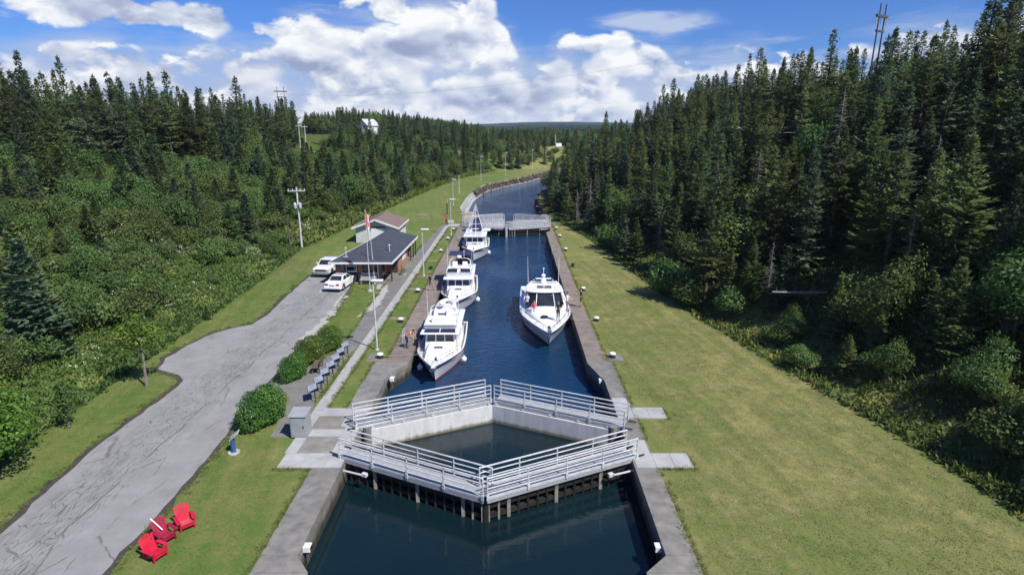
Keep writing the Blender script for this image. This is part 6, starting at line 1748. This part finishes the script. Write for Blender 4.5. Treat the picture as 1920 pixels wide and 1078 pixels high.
gr = thing('garage', 'pale grey garage with brown gable roof behind the brick office', 'building', (-19.5, 87, 0))
MB().prism([(-22.5, 0), (-16.6, 0), (-16.6, 2.25), (-19.55, 3.25), (-22.5, 2.25)], -91.0, -83.6, 0, Matrix(((1, 0, 0, 0), (0, 0, -1, 0), (0, 1, 0, 0), (0, 0, 0, 1)))).build('wall', M['siding'], gr, world=True)
for k in range(10):
    MB().box(-22.52, -16.58, 83.585, 83.6, .2 + k * .24, .212 + k * .24).build('siding_lap', M['trim'], gr, world=True)
MB().box(-20.7, -18.3, 83.54, 83.585, 0, 2.1).build('garage_door', M['trim'], gr, world=True)
MB().box(-20.75, -18.25, 83.52, 83.585, 2.1, 2.3).build('lintel', M['shingle'], gr, world=True)
for sx, nm in ((-1, -22.95), (1, -16.15)):
    z0 = 2.10; a = (-19.55, 3.32)
    rp = MB().add([(a[0], 83.1, a[1]), (nm, 83.1, z0), (nm, 91.4, z0), (a[0], 91.4, a[1]), (a[0], 83.1, a[1] + .12), (nm, 83.1, z0 + .12), (nm, 91.4, z0 + .12), (a[0], 91.4, a[1] + .12)],
                  [(0, 1, 2, 3), (7, 6, 5, 4), (0, 4, 5, 1), (1, 5, 6, 2), (2, 6, 7, 3), (3, 7, 4, 0)]).build('roof_slope', M['brownroof'], gr, world=True)
    MB().beam((a[0], 83.06, a[1] + .02), (nm, 83.06, z0 + .02), .06, .26).build('barge_board', M['trim'], rp, world=True)
    MB().beam((nm, 83.1, z0 + .02), (nm, 91.4, z0 + .02), .06, .22).build('fascia', M['trim'], rp, world=True)
MB().box(-16.62, -16.57, 85, 86.1, .1, 2.1).build('side_door', M['trim'], gr, world=True); MB().box(-16.62, -16.57, 87.2, 88.4, .9, 2.0).build('side_window', M['trim'], gr, world=True)
MB().lathe([(.12, 0), (.12, .04)], n=12).build('gable_vent', M['trim'], gr).matrix_local = Matrix.Translation((-.05, -3.46, 2.75)) @ Matrix.Rotation(math.pi / 2, 4, 'X')
o = MB().box(-1.1, 1.1, -.6, .6, 0, .22).build('hatch_slab', M['concrete'], None, bevel=.03); o.location = (-16.9, 110, 0); tag(o, 'grey concrete hatch slab in the lawn beyond the garage', 'slab')
sp_ = thing('signal_post', 'dark signal post with yellow top by the far gates', 'post', (-12.4, 112, 0))
MB().tube((0, 0, 0), (0, 0, 2.2), .09).build('post', M['blackpost'], sp_); M['yellow'] = pbr('yellow_paint', (.55, .38, .03), (.65, .45, .05), 4, .5); MB().tube((0, 0, 2.2), (0, 0, 2.75), .11).build('yellow_top', M['yellow'], sp_)
of2 = MB().box(-.5, .5, -.3, .3, 0, .5).box(-.44, .44, -.34, -.3, .08, .42).build('valve_box', M['galv'], None, bevel=.02); of2.location = (-10.6, 101.2, .01); tag(of2, 'small grey control box beside the far gate walkway', 'box')

# ------------------------------------------------------------------ power poles, wires, hilltop houses
up_ = thing('utility_pole', 'weathered utility pole with crossarm and two transformers above the parking area', 'utility pole', (-29.0, 79.6, ground_z(-29, 79.6)), .1)
MB().lathe([(.17, -.8), (.16, 0), (.11, 8.3)], n=10).build('pole', M['pole'], up_, 40)
MB().box(-1.15, 1.15, -.16, -.04, 7.75, 7.9).build('crossarm', M['pole'], up_)
for x in (-1.05, -.5, .5, 1.05): MB().lathe([(.04, 0), (.07, .05), (.05, .12), (.06, .17), (.02, .2)], (x, -.1, 7.9), 8).build('insulator', M['trim'], up_, 40)
for x in (-.32, .34): MB().lathe([(.19, 0), (.21, .05), (.21, .62), (.12, .70), (.05, .80)], (x, -.22, 5.5), 12).build('transformer', M['galv'], up_, 40)
MB().tube((0, -.12, 2.2), (0, -.12, 5.4), .05).build('riser', M['galv'], up_)
o = MB().lathe([(.10, -.6), (.10, 0), (.07, 4.3)], n=8).build('stub_pole', M['creosote'], None, 40); o.location = (-30.2, 78.5, ground_z(-30.2, 78.5)); tag(o, 'short brown pole left of the utility pole', 'post')
for k, (x, y, lab) in enumerate(((-60.0, 171, 'twin hilltop utility pole on the left ridge, left one'), (-58.7, 172, 'twin hilltop utility pole on the left ridge, right one'))):
    p_ = thing('utility_pole', lab, 'utility pole', (x, y, ground_z(x, y)), .2); MB().lathe([(.15, -.8), (.14, 0), (.10, 8.6)], n=8).build('pole', M['pole'], p_, 40)
    MB().box(-.9, .9, -.1, 0, 8.1, 8.25).build('crossarm', M['pole'], p_)


def h_frame(label, x, y, h, rz, w=2.6, lean=0.0):
    p_ = thing('transmission_pole', label, 'power pole', (x, y, ground_z(x, y)), rz)
    p_.rotation_euler[1] = lean
    for sx in (-w / 2, w / 2): MB().lathe([(.13, -1), (.12, 0), (.075, h)], (sx, 0, 0), 8).build('pole', M['creosote'], p_, 40)
    MB().box(-w, w, -.12, .12, h - 1.5, h - 1.2).build('crossarm', M['creosote'], p_); MB().box(-w * .7, w * .7, -.12, .12, h - 3.1, h - 2.9).build('brace', M['creosote'], p_)
    for sx in (-w * .95, 0, w * .95): MB().tube((sx, 0, h - 1.5), (sx, 0, h - 2.3), .06).build('insulator', M['galv'], p_)
    return p_


h_frame('two-legged wooden transmission pole rising above the left ridge trees', -70.5, 188, 17.0, .35, 1.9)
h_frame('dark two-legged transmission pole leaning above the right hill skyline', 44.0, 76, 30.2 - ground_z(44, 76), .5, 1.1, .02)


def wire(a, b, sag, r=.02, n=24):
    a, b = Vector(a), Vector(b); return MB().pipe([a.lerp(b, t) - Vector((0, 0, 4 * sag * t * (1 - t))) for t in np.linspace(0, 1, n)], r, 4)


for k in range(3):
    o = wire((-30.0 + k, 79.6, ground_z(-29, 79.6) + 8.0), (-60.5 + k * .8, 171, ground_z(-60, 171) + 8.2), 2.0, .014).build('power_line', M['blackpost']); tag(o, f'thin power line climbing the left hill, {["left", "middle", "right"][k]} one of three', 'cable')
for k in range(2):
    o = wire((-70.5 + 1.8 * k, 188, ground_z(-70.5, 188) + 15.0), (44.0 + k, 76, 28.6), 3.5, .012, 40).build('power_line', M['galv']); tag(o, f'faint high power line crossing the sky above the canal, {["upper", "lower"][k]} one', 'cable')

hz_ = ground_z(-60, 240)
hs_ = thing('white_house', 'white gabled house peeking through trees on the left ridge', 'house', (-57.0, 241, hz_ + 1.2), -.5)
hs_.scale = (.66, .66, .66)
MB().prism([(-4, 0), (4, 0), (4, 5.2), (0, 8.6), (-4, 5.2)], -5, 5, 0, Matrix(((1, 0, 0, 0), (0, 0, -1, 0), (0, 1, 0, 0), (0, 0, 0, 1)))).build('wall', M['trim'], hs_)
for sx in (-1, 1):
    MB().add([(0, -5.4, 8.75), (sx * 4.5, -5.4, 4.9), (sx * 4.5, 5.4, 4.9), (0, 5.4, 8.75), (0, -5.4, 8.95), (sx * 4.5, -5.4, 5.1), (sx * 4.5, 5.4, 5.1), (0, 5.4, 8.95)], [(0, 1, 2, 3), (7, 6, 5, 4), (0, 4, 5, 1), (1, 5, 6, 2), (2, 6, 7, 3), (3, 7, 4, 0)]).build('roof', M['pole'], hs_)
for x in (-1.9, .9): 
    w_ = MB().box(x, x + 1.0, -5.04, -5.0, 3.4, 4.8).build('window', M['glass'], hs_); MB().box(x + .47, x + .53, -5.06, -5.04, 3.4, 4.8).build('mullion', M['trim'], w_)
sh_ = thing('dark_shed', 'small dark shed in the hilltop clearing below the twin poles', 'shed', (-56.5, 168, ground_z(-56.5, 168)), .1)
MB().box(-1.8, 1.8, -1.2, 1.2, -.5, 1.9).build('wall', M['woodbrown'], sh_); MB().box(-2.0, 2.0, -1.4, 1.4, 1.9, 2.05).build('roof', M['pole'], sh_)
fh = thing('far_white_building', 'tiny white building with a mast far beyond the canal bend', 'building', (23.0, 300, ground_z(23, 300)), .2)
MB().box(-2.6, 2.6, -2, 2, 0, 3.4).build('wall', M['trim'], fh); MB().box(-1.4, 1.4, -1.2, 1.2, 3.4, 5.0).build('upper_storey', M['trim'], fh); MB().box(-2.9, 2.9, -2.3, 2.3, 3.4, 3.55).build('roof', M['siding'], fh)
MB().tube((-1.5, 0, 5), (-1.5, 0, 9), .09).build('mast', M['trim'], fh)
# hillside road glimpsed through the right-hand trees
rows = []
for y in np.linspace(70, 112, 22):
    xc = 39 + .5 * math.sin(y * .1); z = max(ground_z(xc - 2, y), ground_z(xc + 2, y)) + .08
    rows.append([(xc - 2.2, y, z), (xc + 2.2, y, z)])
o = MB().rows([r[::-1] for r in rows]).build('hillside_road', M['gravel']); o['kind'] = 'structure'

# ------------------------------------------------------------------ thin summer haze over the whole valley
hm_ = bpy.data.materials.new('haze_air'); hm_.use_nodes = True; ht = NT(hm_.node_tree); ht.n.clear()
ho = ht.n.new('ShaderNodeOutputMaterial'); pv = ht.n.new('ShaderNodeVolumePrincipled'); ht.l.new(pv.outputs[0], ho.inputs['Volume'])
pv.inputs['Color'].default_value = (0.60, 0.75, 0.98, 1); pv.inputs['Density'].default_value = 0.00011; pv.inputs['Anisotropy'].default_value = 0.2
hz_box = MB().box(-5600, 5600, -120, 3400, -8, 95).build('haze', hm_); hz_box['kind'] = 'stuff'; hz_box['label'] = 'thin pale summer haze filling the valley'; hz_box['category'] = 'haze'
